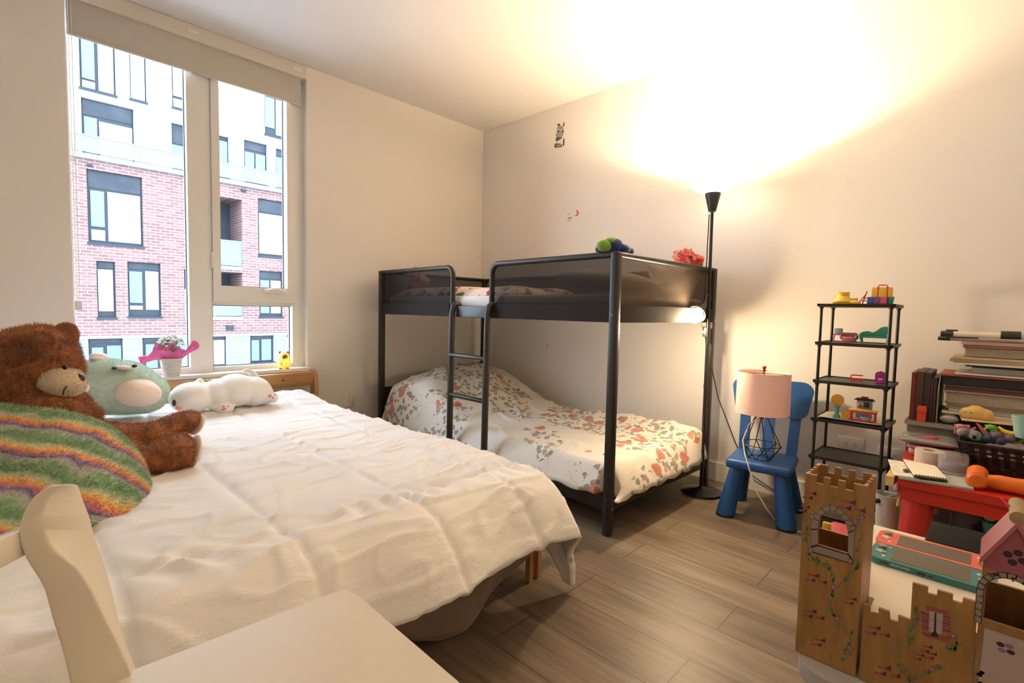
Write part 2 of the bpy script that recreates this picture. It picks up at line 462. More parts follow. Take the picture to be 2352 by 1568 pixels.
def holed(name, x0, x1, z0, z1, holes, m, depth=.22):
    xs = sorted({x0, x1} | {h[i] for h in holes for i in (0,2) if x0 < h[i] < x1})
    zs = sorted({z0, z1} | {h[i] for h in holes for i in (1,3) if z0 < h[i] < z1})
    q = B()
    def inside(x, z): return any(h[0] < x < h[2] and h[1] < z < h[3] for h in holes)
    for i in range(len(xs)-1):
        for j in range(len(zs)-1):
            if not inside((xs[i]+xs[i+1])/2, (zs[j]+zs[j+1])/2):
                q.add([(xs[i],D,zs[j]),(xs[i+1],D,zs[j]),(xs[i+1],D,zs[j+1]),(xs[i],D,zs[j+1])], [(0,1,2,3)])
    for h in holes:
        a = max(h[1], z0); c = min(h[3], z1)
        if c <= a or h[2] < x0 or h[0] > x1: continue
        dp = 1.5 if h in RR else depth
        for p0, p1 in (((h[0],a),(h[2],a)), ((h[2],a),(h[2],c)), ((h[2],c),(h[0],c)), ((h[0],c),(h[0],a))):
            if (p0[1] == p1[1]) and ((p0[1] == z0 and h[1] < z0) or (p0[1] == z1 and h[3] > z1)): continue
            q.add([(p0[0],D,p0[1]),(p1[0],D,p1[1]),(p1[0],D+dp,p1[1]),(p0[0],D+dp,p0[1])], [(0,1,2,3)])
    bmesh.ops.remove_doubles(q.bm, verts=q.bm.verts[:], dist=1e-4)
    return obj(name, q, m, bd, smooth=False, fixn=False)
AH = RO + RR
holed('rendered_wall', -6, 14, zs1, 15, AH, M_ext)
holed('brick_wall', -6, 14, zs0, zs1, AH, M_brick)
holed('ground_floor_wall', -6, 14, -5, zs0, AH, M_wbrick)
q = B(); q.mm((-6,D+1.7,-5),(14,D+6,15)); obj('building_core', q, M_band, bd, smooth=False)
for t, (x0, z0, x1, z1) in zip(OP, RO):
    q = B(); zb = z1 - (z1-z0)*t[4]
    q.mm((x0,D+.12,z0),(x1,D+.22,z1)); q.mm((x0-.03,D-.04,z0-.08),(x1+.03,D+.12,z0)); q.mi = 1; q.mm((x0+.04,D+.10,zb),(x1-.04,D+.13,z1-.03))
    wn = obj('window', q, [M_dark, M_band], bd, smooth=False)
    for kind in sorted({s_[4] for s_ in t[5]}):
        for s_ in t[5]:
            if s_[4] != kind: continue
            q = B(); q.mm((x0+(x1-x0)*s_[0], D+.09, zb-(zb-z0)*s_[3]), (x0+(x1-x0)*s_[1], D+.12, zb-(zb-z0)*s_[2]))
            obj('window_pane', q, {1:M_pane,2:M_pane2,3:M_warm}[kind], wn, smooth=False)
def railing(z0, z1, x0, x1, n, y=D-.12):
    q = B(); q.mm((x0,y-.03,z1-.05),(x1,y+.03,z1))
    for i in range(n+1):
        x = x0+(x1-x0)*i/n; q.mm((x-.025,y-.02,z0),(x+.025,y+.02,z1))
    r = obj('balcony_railing', q, mat('rail_metal', (.10,.14,.16), .4, metal=.3), bd, smooth=False)
    q = B(); q.mm((x0,y-.006,z0+.05),(x1,y+.006,z1-.05)); obj('railing_glass', q, mat('rail_glass', (.13,.19,.21), .3, alpha=.5), r, smooth=False)
railing(zs1+.05, fp(166,304).z, -6, 14, 12)
q = B(); q.mm((-6,D-.18,zs1-.10),(14,D+.02,zs1+.05)); q.mm((-6,D-.02,zs0-.05),(14,D+.02,zs0+.04)); obj('parapet_cap', q, M_ext, bd, smooth=False)
for (x0,z0,x1,z1) in RR:
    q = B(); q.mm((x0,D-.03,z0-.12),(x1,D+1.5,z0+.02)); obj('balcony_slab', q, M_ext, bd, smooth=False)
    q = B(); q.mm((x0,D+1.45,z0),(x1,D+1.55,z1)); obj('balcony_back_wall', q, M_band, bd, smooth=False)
railing(RR[0][1], RR[0][1]+1.05, RR[0][0], RR[0][2], 2, D+.05)
railing(RR[1][1], RR[1][1]+1.05, RR[1][0], RR[1][2], 2, D+.05)
for (a, c) in (((200,376),(212,383)), ((553,434),(564,441)), ((519,747),(536,757)), ((660,766),(668,773))):
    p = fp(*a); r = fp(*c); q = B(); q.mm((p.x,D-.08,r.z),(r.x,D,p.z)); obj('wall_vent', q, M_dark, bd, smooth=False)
q = B(); q.mm((-40,.4,-5.1),(50,D,-5.0)); struct(obj('trim_2', q, mat('street_paving', (.28,.29,.30), .9, bump=(3,.2)), smooth=False), 'grey street paving below the window')

# ================================================================== world and lights
wd = bpy.data.worlds.new('overcast_sky'); SC.world = wd; wd.use_nodes = True
bg = wd.node_tree.nodes['Background']; bg.inputs[0].default_value = (.80,.88,1.0,1); bg.inputs[1].default_value = 6.0
SC.view_settings.view_transform = 'Standard'; SC.view_settings.look = 'None'; SC.view_settings.exposure = 1.17; SC.view_settings.gamma = 1.0
SC.view_settings.use_curve_mapping = False
def lamp(name, typ, loc, energy, col, size=.05, parent=None, **kw):
    l = bpy.data.lights.new(name, typ); l.energy = energy; l.color = col
    if typ in ('POINT','SPOT'): l.shadow_soft_size = size
    for k, v_ in kw.items(): setattr(l, k, v_)
    o = bpy.data.objects.new(name, l); COL.objects.link(o); o.location = loc
    if parent: o.parent = parent; o.location = Vector(loc) - wloc(parent)
    return o
WARM = (1.0, .755, .46)
# added fill lamp, unseen behind the camera, brightening the foreground
cl = thing('fill_light', 'round fill light added on the unseen ceiling behind the camera', 'fill light', (-3.3,-4.2,H))
q = B(); q.lathe((-3.3,-4.2,H), [(0,-.06),(.10,-.055),(.14,-.03),(.15,0)], 32); obj('diffuser', q, mat('diffuser_glow', (.9,.85,.75), .5, emit=((1,.78,.5), 2.0)), cl)
lamp('fill_light_bulb', 'POINT', (-3.3,-4.2,H-.12), 5, WARM, .08, cl)
# ---- floor lamp
LX, LY = -.285, -2.245
topp = at(1636,480,'x',LX); TOPZ = topp.z; TY = topp.y
lp = thing('floor_lamp', 'tall black uplighter floor lamp with a glowing white glass bowl and a reading arm', 'floor lamp', (LX,LY,0))
q = B(); q.lathe((LX,LY,0), [(0,0),(.110,0),(.114,.006),(.112,.014),(.08,.024),(.03,.030),(.012,.040),(.009,.05)], 48); obj('base', q, mat('lamp_black_gloss', (.010,.010,.010), .22), lp)
def pole(z): t = z/TOPZ; return Vector((LX, LY+(TY-LY)*t, z))
q = B(); q.tube([pole(z) for z in (.03,.5,1,TOPZ)], .0085, 12)
for z in (.62, 1.12): q.tube([pole(z-.012), pole(z+.012)], .011, 12)
obj('pole', q, M_black, lp)
zc0, zc1 = at(1636,486,'x',LX).z, at(1636,444,'x',LX).z
c0 = pole(TOPZ)
q = B(); q.lathe((c0.x,c0.y,0), [(0,zc0),(.020,zc0),(.043,zc1),(.040,zc1),(.0,zc1-.01)], 32); sh = obj('shade_holder', q, M_blackp, lp)
q = B(); q.tube([(c0.x-.005,c0.y,TOPZ-.02),(c0.x-.022,c0.y-.012,TOPZ-.02)], .004, 8); q.ell((c0.x-.024,c0.y-.013,TOPZ-.02), .006); obj('switch_knob', q, M_blackp, lp)
M_bowl = mat('lamp_glass_lit', (.9,.88,.82), .3, emit=((1,.82,.6), 3))
zb1 = at(1636,407,'x',LX).z
q = B(); q.lathe((c0.x,c0.y,0), [(.02,zc1-.002),(.05,zc1),(.085,zc1+.014),(.118,zc1+.042),(.140,zb1),(.136,zb1),(.112,zc1+.044),(.08,zc1+.02),(.02,zc1+.006)], 48); obj('glass_bowl', q, M_bowl, lp)
q = B(); q.ell((c0.x,c0.y,zc1+.006), .011); obj('bulb', q, mat('bulb_lit', (1,.9,.7), .4, emit=((1,.82,.5), 20)), lp)
lamp('floor_lamp_bulb', 'POINT', (c0.x,c0.y,zc1+.034), 50, WARM, .016, lp)
# reading arm
a0 = at(1631,683,'x',LX-.01); a1 = at(1614,712,'y',-2.243)
r0 = at(1614,704,'y',-2.240); r1 = at(1588,735,'y',-2.236); ax = (r1-r0).normalized()
pj = pole(a0.z)
q = B(); q.tube([pj, pj+Vector((-.012,.004,.02)), a1.lerp(pj,.5)+Vector((0,0,.01)), r0], .005, 8); q.tube([pj-Vector((0,0,.02)), pj+Vector((0,0,.03))], .012, 12); ra = obj('reading_arm', q, M_black, lp)
R = ax.to_track_quat('Z','Y').to_matrix().to_4x4()
q = B(); q.lathe(r0, [(0,-.03),(.014,-.03),(.018,0),(.024,.02),(.052,.085),(.050,.085),(.022,.022),(0,.018)], 28, R=R); obj('reading_shade', q, M_blackp, ra)
bc = r0 + ax*.098
q = B(); q.ell(bc, (.040,.040,.046), R=R, n=24); obj('reading_bulb', q, mat('reading_bulb_lit', (1,.9,.7), .4, emit=((1,.86,.6), 30)), ra)
lamp('reading_lamp_bulb', 'POINT', bc + ax*.055, 14, WARM, .03, lp)
# cord down the pole with inline switch, then to the wall behind the blue chair
sw = at(1619,762,'x',LX-.01)
pts = [pole(TOPZ-.03)+Vector((-.01,.012,0)), pole(1.45)+Vector((-.012,.014,0)), pole(1.15)+Vector((-.012,.018,0)), Vector((LX-.03,pole(.98).y+.03,.98)), sw, pole(.85)+Vector((-.01,0,0)), pole(.70)+Vector((-.008,-.008,0)), at(1635,845,'x',-.2), at(1650,915,'x',-.14), at(1690,1018,'x',-.06), at(1725,1090,'x',-.03), at(1787,1133,'x',-.02)]
q = B(); q.tube(pts, .0028, 6); cord = obj('power_cord', q, M_black, lp)
q = B(); q.rbox(sw-Vector((.012,.012,.03)), sw+Vector((.012,.012,.03)), .008); obj('inline_switch', q, M_chrome, cord)
# ================================================================== big bed by the window
M_pine = mat('pine_wood', (.55,.30,.12), .45, var=(3,(.44,.22,.08),.35,.65), bump=(30,.05), stretch=(.6,8,8))
M_pinez = mat('pine_wood_upright', (.55,.30,.12), .45, var=(3,(.42,.21,.08),.35,.65), stretch=(8,8,.6))
M_knot = mat('pine_knot', (.10,.045,.02), .5)
BX0, BX1, BY0, BY1 = -3.36, -1.735, -2.25, -.13
TOP = .452
bed = thing('double_bed', 'low pine double bed with its slim headboard rail under the window', 'bed', ((BX0+BX1)/2,-1.2,0))
q = B()
hx0, hx1 = -3.34, -1.585
Rr = Matrix.Rotation(math.radians(10), 4, 'X')
q.rbox((hx0,-.105,.498),(hx1-.03,-.083,.592),.004, R=Rr, c=(0,-.095,.5)); hb = obj('headboard_rail', q, M_pine, bed)
q = B()
for kx, kz in ((at(650,866,'y',-.11).x, .548), (at(397,890,'y',-.11).x, .545), (-2.95,.54)):
    q.ell((kx,-.1125,kz),(.009,.004,.007), n=10)
obj('wood_knot', q, M_knot, hb)
for x in (hx0, hx1-.03):
    q = B(); pr = [(x,-.125,0),(x,-.125,.50),(x,-.118,.56),(x,-.085,.598),(x,-.062,.600),(x,-.055,.57),(x,-.06,0)]
    q.prism(pr, (.028,0,0)); q.bevel(.003); obj('headboard_post', q, M_pinez, bed)
q = B()
q.mm((BX0+.03,BY0+.06,.20),(BX0+.055,BY1,.30)); obj('side_rail', q, M_pine, bed)
q = B(); q.mm((BX1-.055,BY0+.06,.20),(BX1-.03,BY1,.30)); obj('side_rail', q, M_pine, bed)
q = B(); q.mm((BX0+.03,BY0+.03,.20),(BX1-.03,BY0+.055,.30)); obj('foot_rail', q, M_pine, bed)
q = B()
for i in range(14): q.mm((BX0+.056,BY0+.12+i*.145,.285),(BX1-.056,BY0+.20+i*.145,.30))
obj('slat_base', q, M_pine, bed)
for lx, ly in ((-1.715,-2.185),(BX0+.02,-2.185)):
    q = B(); q.mm((lx-.014,ly-.022,0),(lx+.004,ly+.0,.30)); q.mm((lx+.034,ly-.022,0),(lx+.052,ly+.012,.30)); q.mm((lx+.002,ly-.002,0),(lx+.036,ly+.012,.30)); q.bevel(.002,1)
    obj('foot_leg', q, M_pinez, bed)
q = B(); q.rbox((BX0+.02,BY0+.02,.300),(BX1-.02,BY1+.005,.425),.035,4)
tag(obj('mattress', q, mat('mattress_ticking', (.70,.66,.60), .9)), 'pale mattress lying on the pine bed under the white comforter', 'mattress')
# taupe sheet hanging at the foot
M_taupe = mat('taupe_cloth', (.27,.205,.155), .9, bump=(90,.1), sheen=.2)
hem = [(-2.85,.20),(-2.62,.185),(-2.45,.16),(-2.36,.13),(-2.28,.055),(-2.20,.020),(-2.10,.016),(-2.03,.035),(-1.96,.085),(-1.90,.125),(-1.83,.15),(-1.77,.165)]
def hz(x):
    for (a, za), (c, zc) in zip(hem, hem[1:]):
        if a <= x <= c: return za+(zc-za)*(x-a)/(c-a)
    return hem[0][1] if x < hem[0][0] else hem[-1][1]
q = B()
def f(u, v):
    x = -3.1+1.33*u; z1 = .335; z = z1+(hz(x)-z1)*v
    return (x, BY0-.012-.03*math.sin(v*PI)*(.6+.4*math.sin(x*14)) + .012*math.sin(x*23+v*3)*v, z)
q.grid(f, 70, 16)
tag(obj('bed_sheet', q, M_taupe, solid=.004), 'taupe sheet sagging from the foot of the bed almost to the floor', 'sheet')
# ---- white comforter
M_comf = None
m, nt, b = pmat('white_cotton')
b.inputs['Base Color'].default_value = (.87,.85,.83,1); b.inputs['Roughness'].default_value = .85; b.inputs['Sheen Weight'].default_value = .15
v = objco(nt, scale=(4,14,6)); n1 = tnoise(nt, v, 3.2, 5, .6); n2 = tnoise(nt, objco(nt), 300, 2)
bumpn(nt, b, mth(nt, 'ADD', n1, mth(nt, 'MULTIPLY', n2, .04)), .38, .012)
M_comf = m
def N(x, y, z=0): return noise.noise(Vector((x, y, z)))
SX = [-3.25,-2.965,-2.81+.0,-2.62,-2.34,-2.06,-1.86]
def comf_h(x, y):
    """wrinkle height of the comforter"""
    h = .012*N(x*2.2, y*2.0, 1.3) + .005*N(x*5, y*8, 4.1)
    w = abs(N(x*3.2+1.2*N(y*3,x*2,9), y*9, 7.7)); h += .008*(max(0,.16-w)/.16)**1.3
    w = abs(N(x*3.1-y*5.5+2*N(x*2,y*2,3), y*2.5+x*4, 2.2)); h += .007*(max(0,.12-w)/.12)**1.2
    amp = 1.0 if y < -1.1 else .75
    h *= amp
    # quilting seams
    for sx in (-2.965,-2.62,-2.26,-1.93):
        xs = sx + .018*N(y*2, sx*3) ; d = abs(x-xs)
        h -= .009*math.exp(-(d/.011)**2) - .004*math.exp(-((d-.045)/.035)**2)
    for sy in (-.62,-1.15,-1.68,-2.17):
        ys = sy + .02*N(x*2, sy*3); d = abs(y-ys)
        h -= (.012 if sy < -2 else .002)*math.exp(-(d/.012)**2)
    # tufts of gathers next to the foot seams
    if y < -1.95: h += .008*math.sin((x+.25*N(x*3,y*3))*52)*math.exp(-((y+2.17)/.10)**2)*.8
    return h
CX0, CX1, CY0, CY1 = -3.62, -1.47, -2.56, -.16
ex, ey = -1.765, -2.235
def comf(s, t):
    x = CX0+(CX1-CX0)*s; y = CY0+(CY1-CY0)*t
    dx = max(0, x-ex); dl = max(0, (BX0+.03)-x); dy = max(0, ey-y); ddx = dx-dl
    d = math.hypot(ddx, dy); h = comf_h(x, y)
    z = TOP + h + .012
    X, Y = x, y
    if d > 0:
        nx, ny = ddx/d, -dy/d
        hang = abs(nx)                                    # sides fall steeper than the foot
        fo = d*(1-.9*min(1,d/.5)) if hang > .8 else .66*d
        fo = (.66-.30*hang)*d - .30*d*d*hang
        g = (1.75+1.3*hang)*d*d
        X = (min(max(x, BX0+.03), ex)) + nx*fo; Y = max(y, ey) + ny*fo
        z -= g
        rip = .016*math.sin((x*13 if hang < .5 else y*11)+2*N(x*3,y*3))*min(1, d/.2)
        X += nx*rip; Y += ny*rip
    # rises over the pillow end and dips by the headboard
    if y > -.62: z += .030*math.sin(min(1,(y+.62)/.34)*PI/2)*(1-.8*max(0,(y+.26)/.12)) * (1 if x < -1.74 else max(0,(-1.56-x)/.18))
    return (X, Y, max(z,.05))
q = B(); q.grid(comf, 230, 260)
cf = obj('comforter', q, M_comf, solid=.022, fixn=True, ang=180)
tag(cf, 'rumpled white quilted comforter spread over the pine bed and hanging off its foot corner', 'comforter')
def bedz(x, y): return TOP + .012 + comf_h(x, y) + (.025 if y > -.5 else 0)

# ================================================================== white chair in the foreground
M_chair = mat('chair_white_lacquer', (.76,.70,.60), .38)
ch = thing('chair', 'cream white painted wooden chair standing against the foot of the bed', 'chair', (-2.83,-2.75,0))
q = B(); c_ = [(-3.07,-2.50),(-3.0,-2.492),(-2.66,-2.503),(-2.640,-2.508),(-2.630,-2.522),(-2.627,-2.55),(-2.634,-2.90),(-2.645,-2.93),(-2.67,-2.94),(-3.12,-2.96)]
q.prism([(x,y,.428) for x, y in c_], (0,0,.032)); q.bevel(.006, 3, 50); obj('seat', q, M_chair, ch)
q = B()
q.mm((-3.02,-2.545,.37),(-2.68,-2.527,.428)); q.mm((-2.69,-2.90,.37),(-2.672,-2.55,.428)); q.mm((-3.05,-2.92,.37),(-2.68,-2.902,.428)); obj('apron', q, M_chair, ch)
for x, y in ((-2.685,-2.555),(-2.69,-2.895)):
    q = B(); q.prism([(x-.018,y-.018,0),(x+.014,y-.018,0),(x+.014,y+.014,0),(x-.018,y+.014,0)], (0,0,.428)); q.bevel(.004); obj('front_leg', q, M_chair, ch)
rows = [(1112,117,150,178),(1122,98,128,184),(1140,75,112,190),(1160,60,103,198),(1180,50,98,206),(1201,43,97,212),(1218,41,100,216),(1234,42,106,221),(1250,44,115,226),(1262,48,124,230),(1283,57,150,238),(1304,70,178,245),(1330,88,196,252),(1355,101,211,258),(1388,110,228,266),(1421,119,244,273),(1482,139,275,290),(1530,152,298,310),(1575,162,312,322),(1640,178,330,342),(1760,205,362,376)]
def post(shift):
    q = B(); vs = []; n = len(rows)
    for (y, l, r_, k) in rows:
        L = at(l,y,'y',-2.505)+shift; R_ = at(r_,y,'y',-2.505)+shift; Q = at(k,y,'y',-2.445)+shift
        vs += [L, R_, Q, L+(Q-R_)]
    # the foot of the post
    e = vs[-4:]; vs += [Vector((p.x-.03,p.y,0)) for p in e]; n += 1
    fs = [(0,1,2,3), tuple(4*(n-1)+i for i in (3,2,1,0))]
    for i in range(n-1):
        for k in range(4): fs.append((4*i+k, 4*(i+1)+k, 4*(i+1)+(k+1)%4, 4*i+(k+1)%4))
    q.add(vs, fs); bmesh.ops.recalc_face_normals(q.bm, faces=q.bm.faces[:]); q.bevel(.0035, 3, 50)
    return q
obj('back_post', post(Vector((0,0,0))), M_chair, ch, ang=60)
obj('back_post', post(Vector((-.16,-.46,0))), M_chair, ch, ang=60)
pa = at(46,1243,'y',-2.49)
q = B(); path = [pa+Vector((.014,.012,0)), pa+Vector((-.03,-.03,0)), pa+Vector((-.085,-.14,0)), pa+Vector((-.13,-.28,0)), pa+Vector((-.155,-.44,0))]; vs = []
for i, p in enumerate(path):
    t_ = (path[min(i+1,4)]-path[max(i-1,0)]).normalized(); n_ = Vector((-t_.y, t_.x, 0))*.009; h_ = Vector((0,0,.017+.003*min(i,2)))
    vs += [p-n_-h_, p+n_-h_, p+n_+h_, p-n_+h_]
q.add(vs, [(0,1,2,3),(19,18,17,16)] + [(4*i+k, 4*i+4+k, 4*i+4+(k+1)%4, 4*i+(k+1)%4) for i in range(4) for k in range(4)]); bmesh.ops.recalc_face_normals(q.bm, faces=q.bm.faces[:]); q.bevel(.003,2,50); obj('crest_rail', q, M_chair, ch)

# ================================================================== bunk bed
TH = -.0221
M_bmetal = mat('bunk_grey_metal', (.024,.020,.017), .42, metal=.2)
M_bfab = mat('bunk_mesh_fabric', (.034,.028,.026), .9, alpha=.86, bump=(900,.05), spec=.05)
M_bfabs = mat('bunk_fabric_hem', (.036,.030,.028), .9, spec=.08, bump=(700,.1))
A = Vector((-1.162,-2.18,0)); ux = Vector((math.cos(TH), math.sin(TH), 0)); uy = Vector((-math.sin(TH), math.cos(TH), 0))
BW, BL, BT = 1.005, 2.03, 1.302
def bp(a, l, z): return A + ux*a + uy*l + Vector((0,0,z))
MB = Matrix((ux, uy, Vector((0,0,1)))).transposed().to_4x4(); MB.translation = A
bk = thing('bunk_bed', 'dark grey metal bunk bed with mesh guard panels along the right wall', 'bunk bed', (A + ux*BW/2 + uy*BL/2))
for a, l in ((0,0),(BW,0),(0,BL),(BW,BL)):
    q = B(MB); q.rbox((a-.020,l-.020,0),(a+.020,l+.020,BT),.007); pst = obj('post', q, M_bmetal, bk)
    q = B(MB); q.cyl((a-.021,l,1.02),(a-.0235,l,1.02),.004,n=8); q.cyl((a-.021,l,.17),(a-.0235,l,.17),.004,n=8); q.cyl((a,l-.021,1.0),(a,l-.0235,1.0),.004,n=8); q.cyl((a,l-.021,.13),(a,l-.0235,.13),.004,n=8); obj('bolt', q, M_chrome, pst)
# upper rails
def rail(a, c, z0, z1, name='rail'):
    q = B(MB); q.rbox((a[0]-.014,a[1]-.014,z0),(c[0]+.014,c[1]+.014,z1),.005); return obj(name, q, M_bmetal, bk)
rail((0,0),(0,BL),.995,1.035,'upper_side_rail'); rail((BW,0),(BW,BL),.995,1.035,'upper_side_rail')
rail((0,0),(BW,0),.995,1.035,'upper_end_rail'); rail((0,BL),(BW,BL),.995,1.035,'upper_end_rail')
rail((0,0),(0,BL),.115,.185,'lower_side_rail'); rail((BW,0),(BW,BL),.115,.185,'lower_side_rail')
rail((0,0),(BW,0),.118,.192,'lower_end_rail'); rail((0,BL),(BW,BL),.118,.192,'lower_end_rail')
# far end low board and upper guard rails
q = B(MB); q.tube([(BW,0,BT-.012),(BW,BL,BT-.012)], .014, 10); obj('guard_top_rail', q, M_bmetal, bk)
q = B(MB); q.tube([(0,0,BT-.010),(BW,0,BT-.010)], .014, 10); obj('guard_top_rail', q, M_bmetal, bk)
q = B(MB); q.tube([(0,BL,BT-.012),(BW,BL,BT-.012)], .014, 10); obj('guard_top_rail', q, M_bmetal, bk)
l1 = (at(1036,660,'x',-1.15)-A).dot(uy); l2 = (at(1128,660,'x',-1.15)-A).dot(uy)
# guard frames of the open side, rounded at the ladder gap
def arc(l, sgn, r=.055):
    return [(0, l - sgn*r*(1-math.sin(t)), BT-.012-r*(1-math.cos(t))) for t in [PI/2*k/6 for k in range(7)]]
q = B(MB); q.tube([(0,BL,BT-.012)] + [(0, l1+.055*(1-math.sin(PI/2*k/6)), BT-.012-.055*(1-math.cos(PI/2*k/6))) for k in range(7)] + [(0,l1,1.02)], .0155, 10); obj('guard_frame', q, M_bmetal, bk)
q = B(MB); q.tube([(0,0,BT-.010)] + [(0, l2-.055*(1-math.sin(PI/2*k/6)), BT-.012-.055*(1-math.cos(PI/2*k/6))) for k in range(7)] + [(0,l2,1.02)], .0155, 10); obj('guard_frame', q, M_bmetal, bk)
M_bfab_lit = mat('bunk_mesh_lamplit', (.11,.080,.060), .9, alpha=.80, bump=(900,.05), spec=.05)  # end mesh coloured lighter than the sides to imitate the reading lamp's light
def panel(p0, p1, name='mesh_panel', m_=None):
    q = B(MB); n = Vector((p1[1]-p0[1], -(p1[0]-p0[0]), 0)).normalized()*.002
    x0, y0 = p0; x1, y1 = p1
    for s_ in (1,):
        q.add([(x0,y0,1.062),(x1,y1,1.062),(x1,y1,BT-.012),(x0,y0,BT-.012)], [(0,1,2,3)])
    pn = obj(name, q, m_ or M_bfab, bk, smooth=False)
    q = B(MB); o_ = n*9
    q.box(((x0+x1)/2+o_.x*.0, (y0+y1)/2, 1.026), (abs(x1-x0)+.036 if abs(x1-x0) > .1 else .038, abs(y1-y0)+.0 if abs(y1-y0) > .1 else .038, .080)); q.bevel(.006)
    obj('fabric_hem', q, M_bfabs, pn)
panel((0,l1+.012),(0,BL-.02)); panel((0,.02),(0,l2-.012)); panel((.02,0),(BW-.02,0), m_=M_bfab_lit); panel((.02,BL),(BW-.02,BL)); panel((BW,.02),(BW,BL-.02))
q = B(MB); q.mm((.01,.01,1.028),(BW-.01,BL-.01,1.040)); obj('upper_mattress_base', q, M_bfabs, bk, smooth=False)
q = B(MB); q.mm((.01,.01,.150),(BW-.01,BL-.01,.160)); obj('lower_mattress_base', q, M_bfabs, bk, smooth=False)
# far lower end board
q = B(MB); q.rbox((.02,BL-.008,.30),(BW-.02,BL+.008,.44),.004); obj('lower_head_panel', q, M_bfabs, bk)
q = B(MB); q.prism([(BW-.02,BL-.006,.44),(BW-.02,BL-.006,.575),(BW-.14,BL-.006,.575),(BW-.10,BL-.006,.44)], (0,.012,0)); obj('corner_bracket', q, M_bfabs, bk)
# ladder
la = (at(1033,850,'x',-1.2)-A).dot(uy); lb = (at(1116,850,'x',-1.2)-A).dot(uy)
M_lad = mat('ladder_metal', (.042,.038,.034), .4, metal=.3)
ldr = bpy.data.objects.new('ladder', None); COL.objects.link(ldr); ldr.parent = bk; ldr.location = bp(-.06,(la+lb)/2,0) - bk.location
def rail_l(l):
    pts = [(.012,l,1.035),(0,l,1.060),(-.022,l,1.062),(-.042,l,1.045),(-.050,l,1.01),(-.052,l,.9),(-.056,l,.5),(-.06,l,.0)]
    q = B(MB); vs = []
    for p in pts:
        q.bm.verts.ensure_lookup_table()
    q.tube(pts, .019, 10); return q
for l in (la, lb): obj('ladder_rail', rail_l(l), M_lad, ldr)
for z in (.757,.515):
    q = B(MB); q.rbox((-.072,lb,z-.011),(-.040,la,z+.011),.006); obj('rung', q, M_lad, ldr)
q = B(MB); q.rbox((-.030,lb+.01,.985),(-.020,la-.01,1.052),.004); obj('ladder_top_plate', q, mat('ladder_plate', (.065,.07,.076), .45, metal=.3), ldr)

# ---- floral duvet on the lower bunk
m, nt, b = pmat('floral_cotton')
v0 = objco(nt); wob = nd(nt, 'ShaderNodeVectorMath', operation='MULTIPLY_ADD')
nz = nd(nt, 'ShaderNodeTexNoise'); nz.inputs['Scale'].default_value = 14; nt.links.new(v0, nz.inputs['Vector'])
nt.links.new(nz.outputs['Color'], wob.inputs[0]); wob.inputs[1].default_value = (.05,.05,.05); nt.links.new(v0, wob.inputs[2])
vv = wob.outputs[0]
zone = tnoise(nt, v0, 3.4, 2, .5)                                   # where the sprays are
zmask = mth(nt, 'GREATER_THAN', zone, .49)
leaf = tvor(nt, vv, 30); leafm = mth(nt, 'MULTIPLY', mth(nt, 'LESS_THAN', leaf.outputs['Distance'], .52), zmask)
lsel = nd(nt, 'ShaderNodeSeparateColor'); nt.links.new(leaf.outputs['Color'], lsel.inputs[0])
leafm = mth(nt, 'MULTIPLY', leafm, mth(nt, 'GREATER_THAN', lsel.outputs[0], .30))
leafc = ramp(nt, lsel.outputs[1], [(0,(.16,.20,.14)),(.35,(.25,.24,.22)),(.55,(.36,.29,.14)),(.75,(.30,.22,.20)),(1,(.20,.24,.22))], 'CONSTANT')
stem = mth(nt, 'MULTIPLY', mth(nt, 'LESS_THAN', mth(nt, 'ABSOLUTE', mth(nt, 'SUBTRACT', tnoise(nt, vv, 9, 1), .5)), .006), mth(nt, 'GREATER_THAN', zone, .43))
rose = tvor(nt, vv, 10); rsel = nd(nt, 'ShaderNodeSeparateColor'); nt.links.new(rose.outputs['Color'], rsel.inputs[0])
rm = mth(nt, 'MULTIPLY', mth(nt, 'LESS_THAN', rose.outputs['Distance'], .36), mth(nt, 'GREATER_THAN', rsel.outputs[0], .45))
rm = mth(nt, 'MULTIPLY', rm, mth(nt, 'GREATER_THAN', zone, .475))
petal = mth(nt, 'FRACT', mth(nt, 'ADD', mth(nt, 'MULTIPLY', rose.outputs['Distance'], 13), tnoise(nt, v0, 60, 2)))
rc1 = mixc(nt, petal, (.46,.085,.055), (.72,.33,.24)); rc2 = mixc(nt, petal, (.60,.26,.12), (.74,.50,.30))
rc = mixc(nt, mth(nt, 'GREATER_THAN', rsel.outputs[1], .7), rc1, rc2)
basec = (.80,.745,.66)
c1 = mixc(nt, mth(nt, 'MULTIPLY', stem, .3), basec, (.25,.22,.15)); c2 = mixc(nt, mth(nt, 'MULTIPLY', leafm, .80), c1, leafc); c3 = mixc(nt, mth(nt, 'MULTIPLY', rm, .9), c2, rc)
nt.links.new(c3, b.inputs['Base Color']); b.inputs['Roughness'].default_value = .85
bumpn(nt, b, tnoise(nt, objco(nt, scale=(6,3,3)), 4, 5), .25, .01)
M_floral = m
q = B(MB)
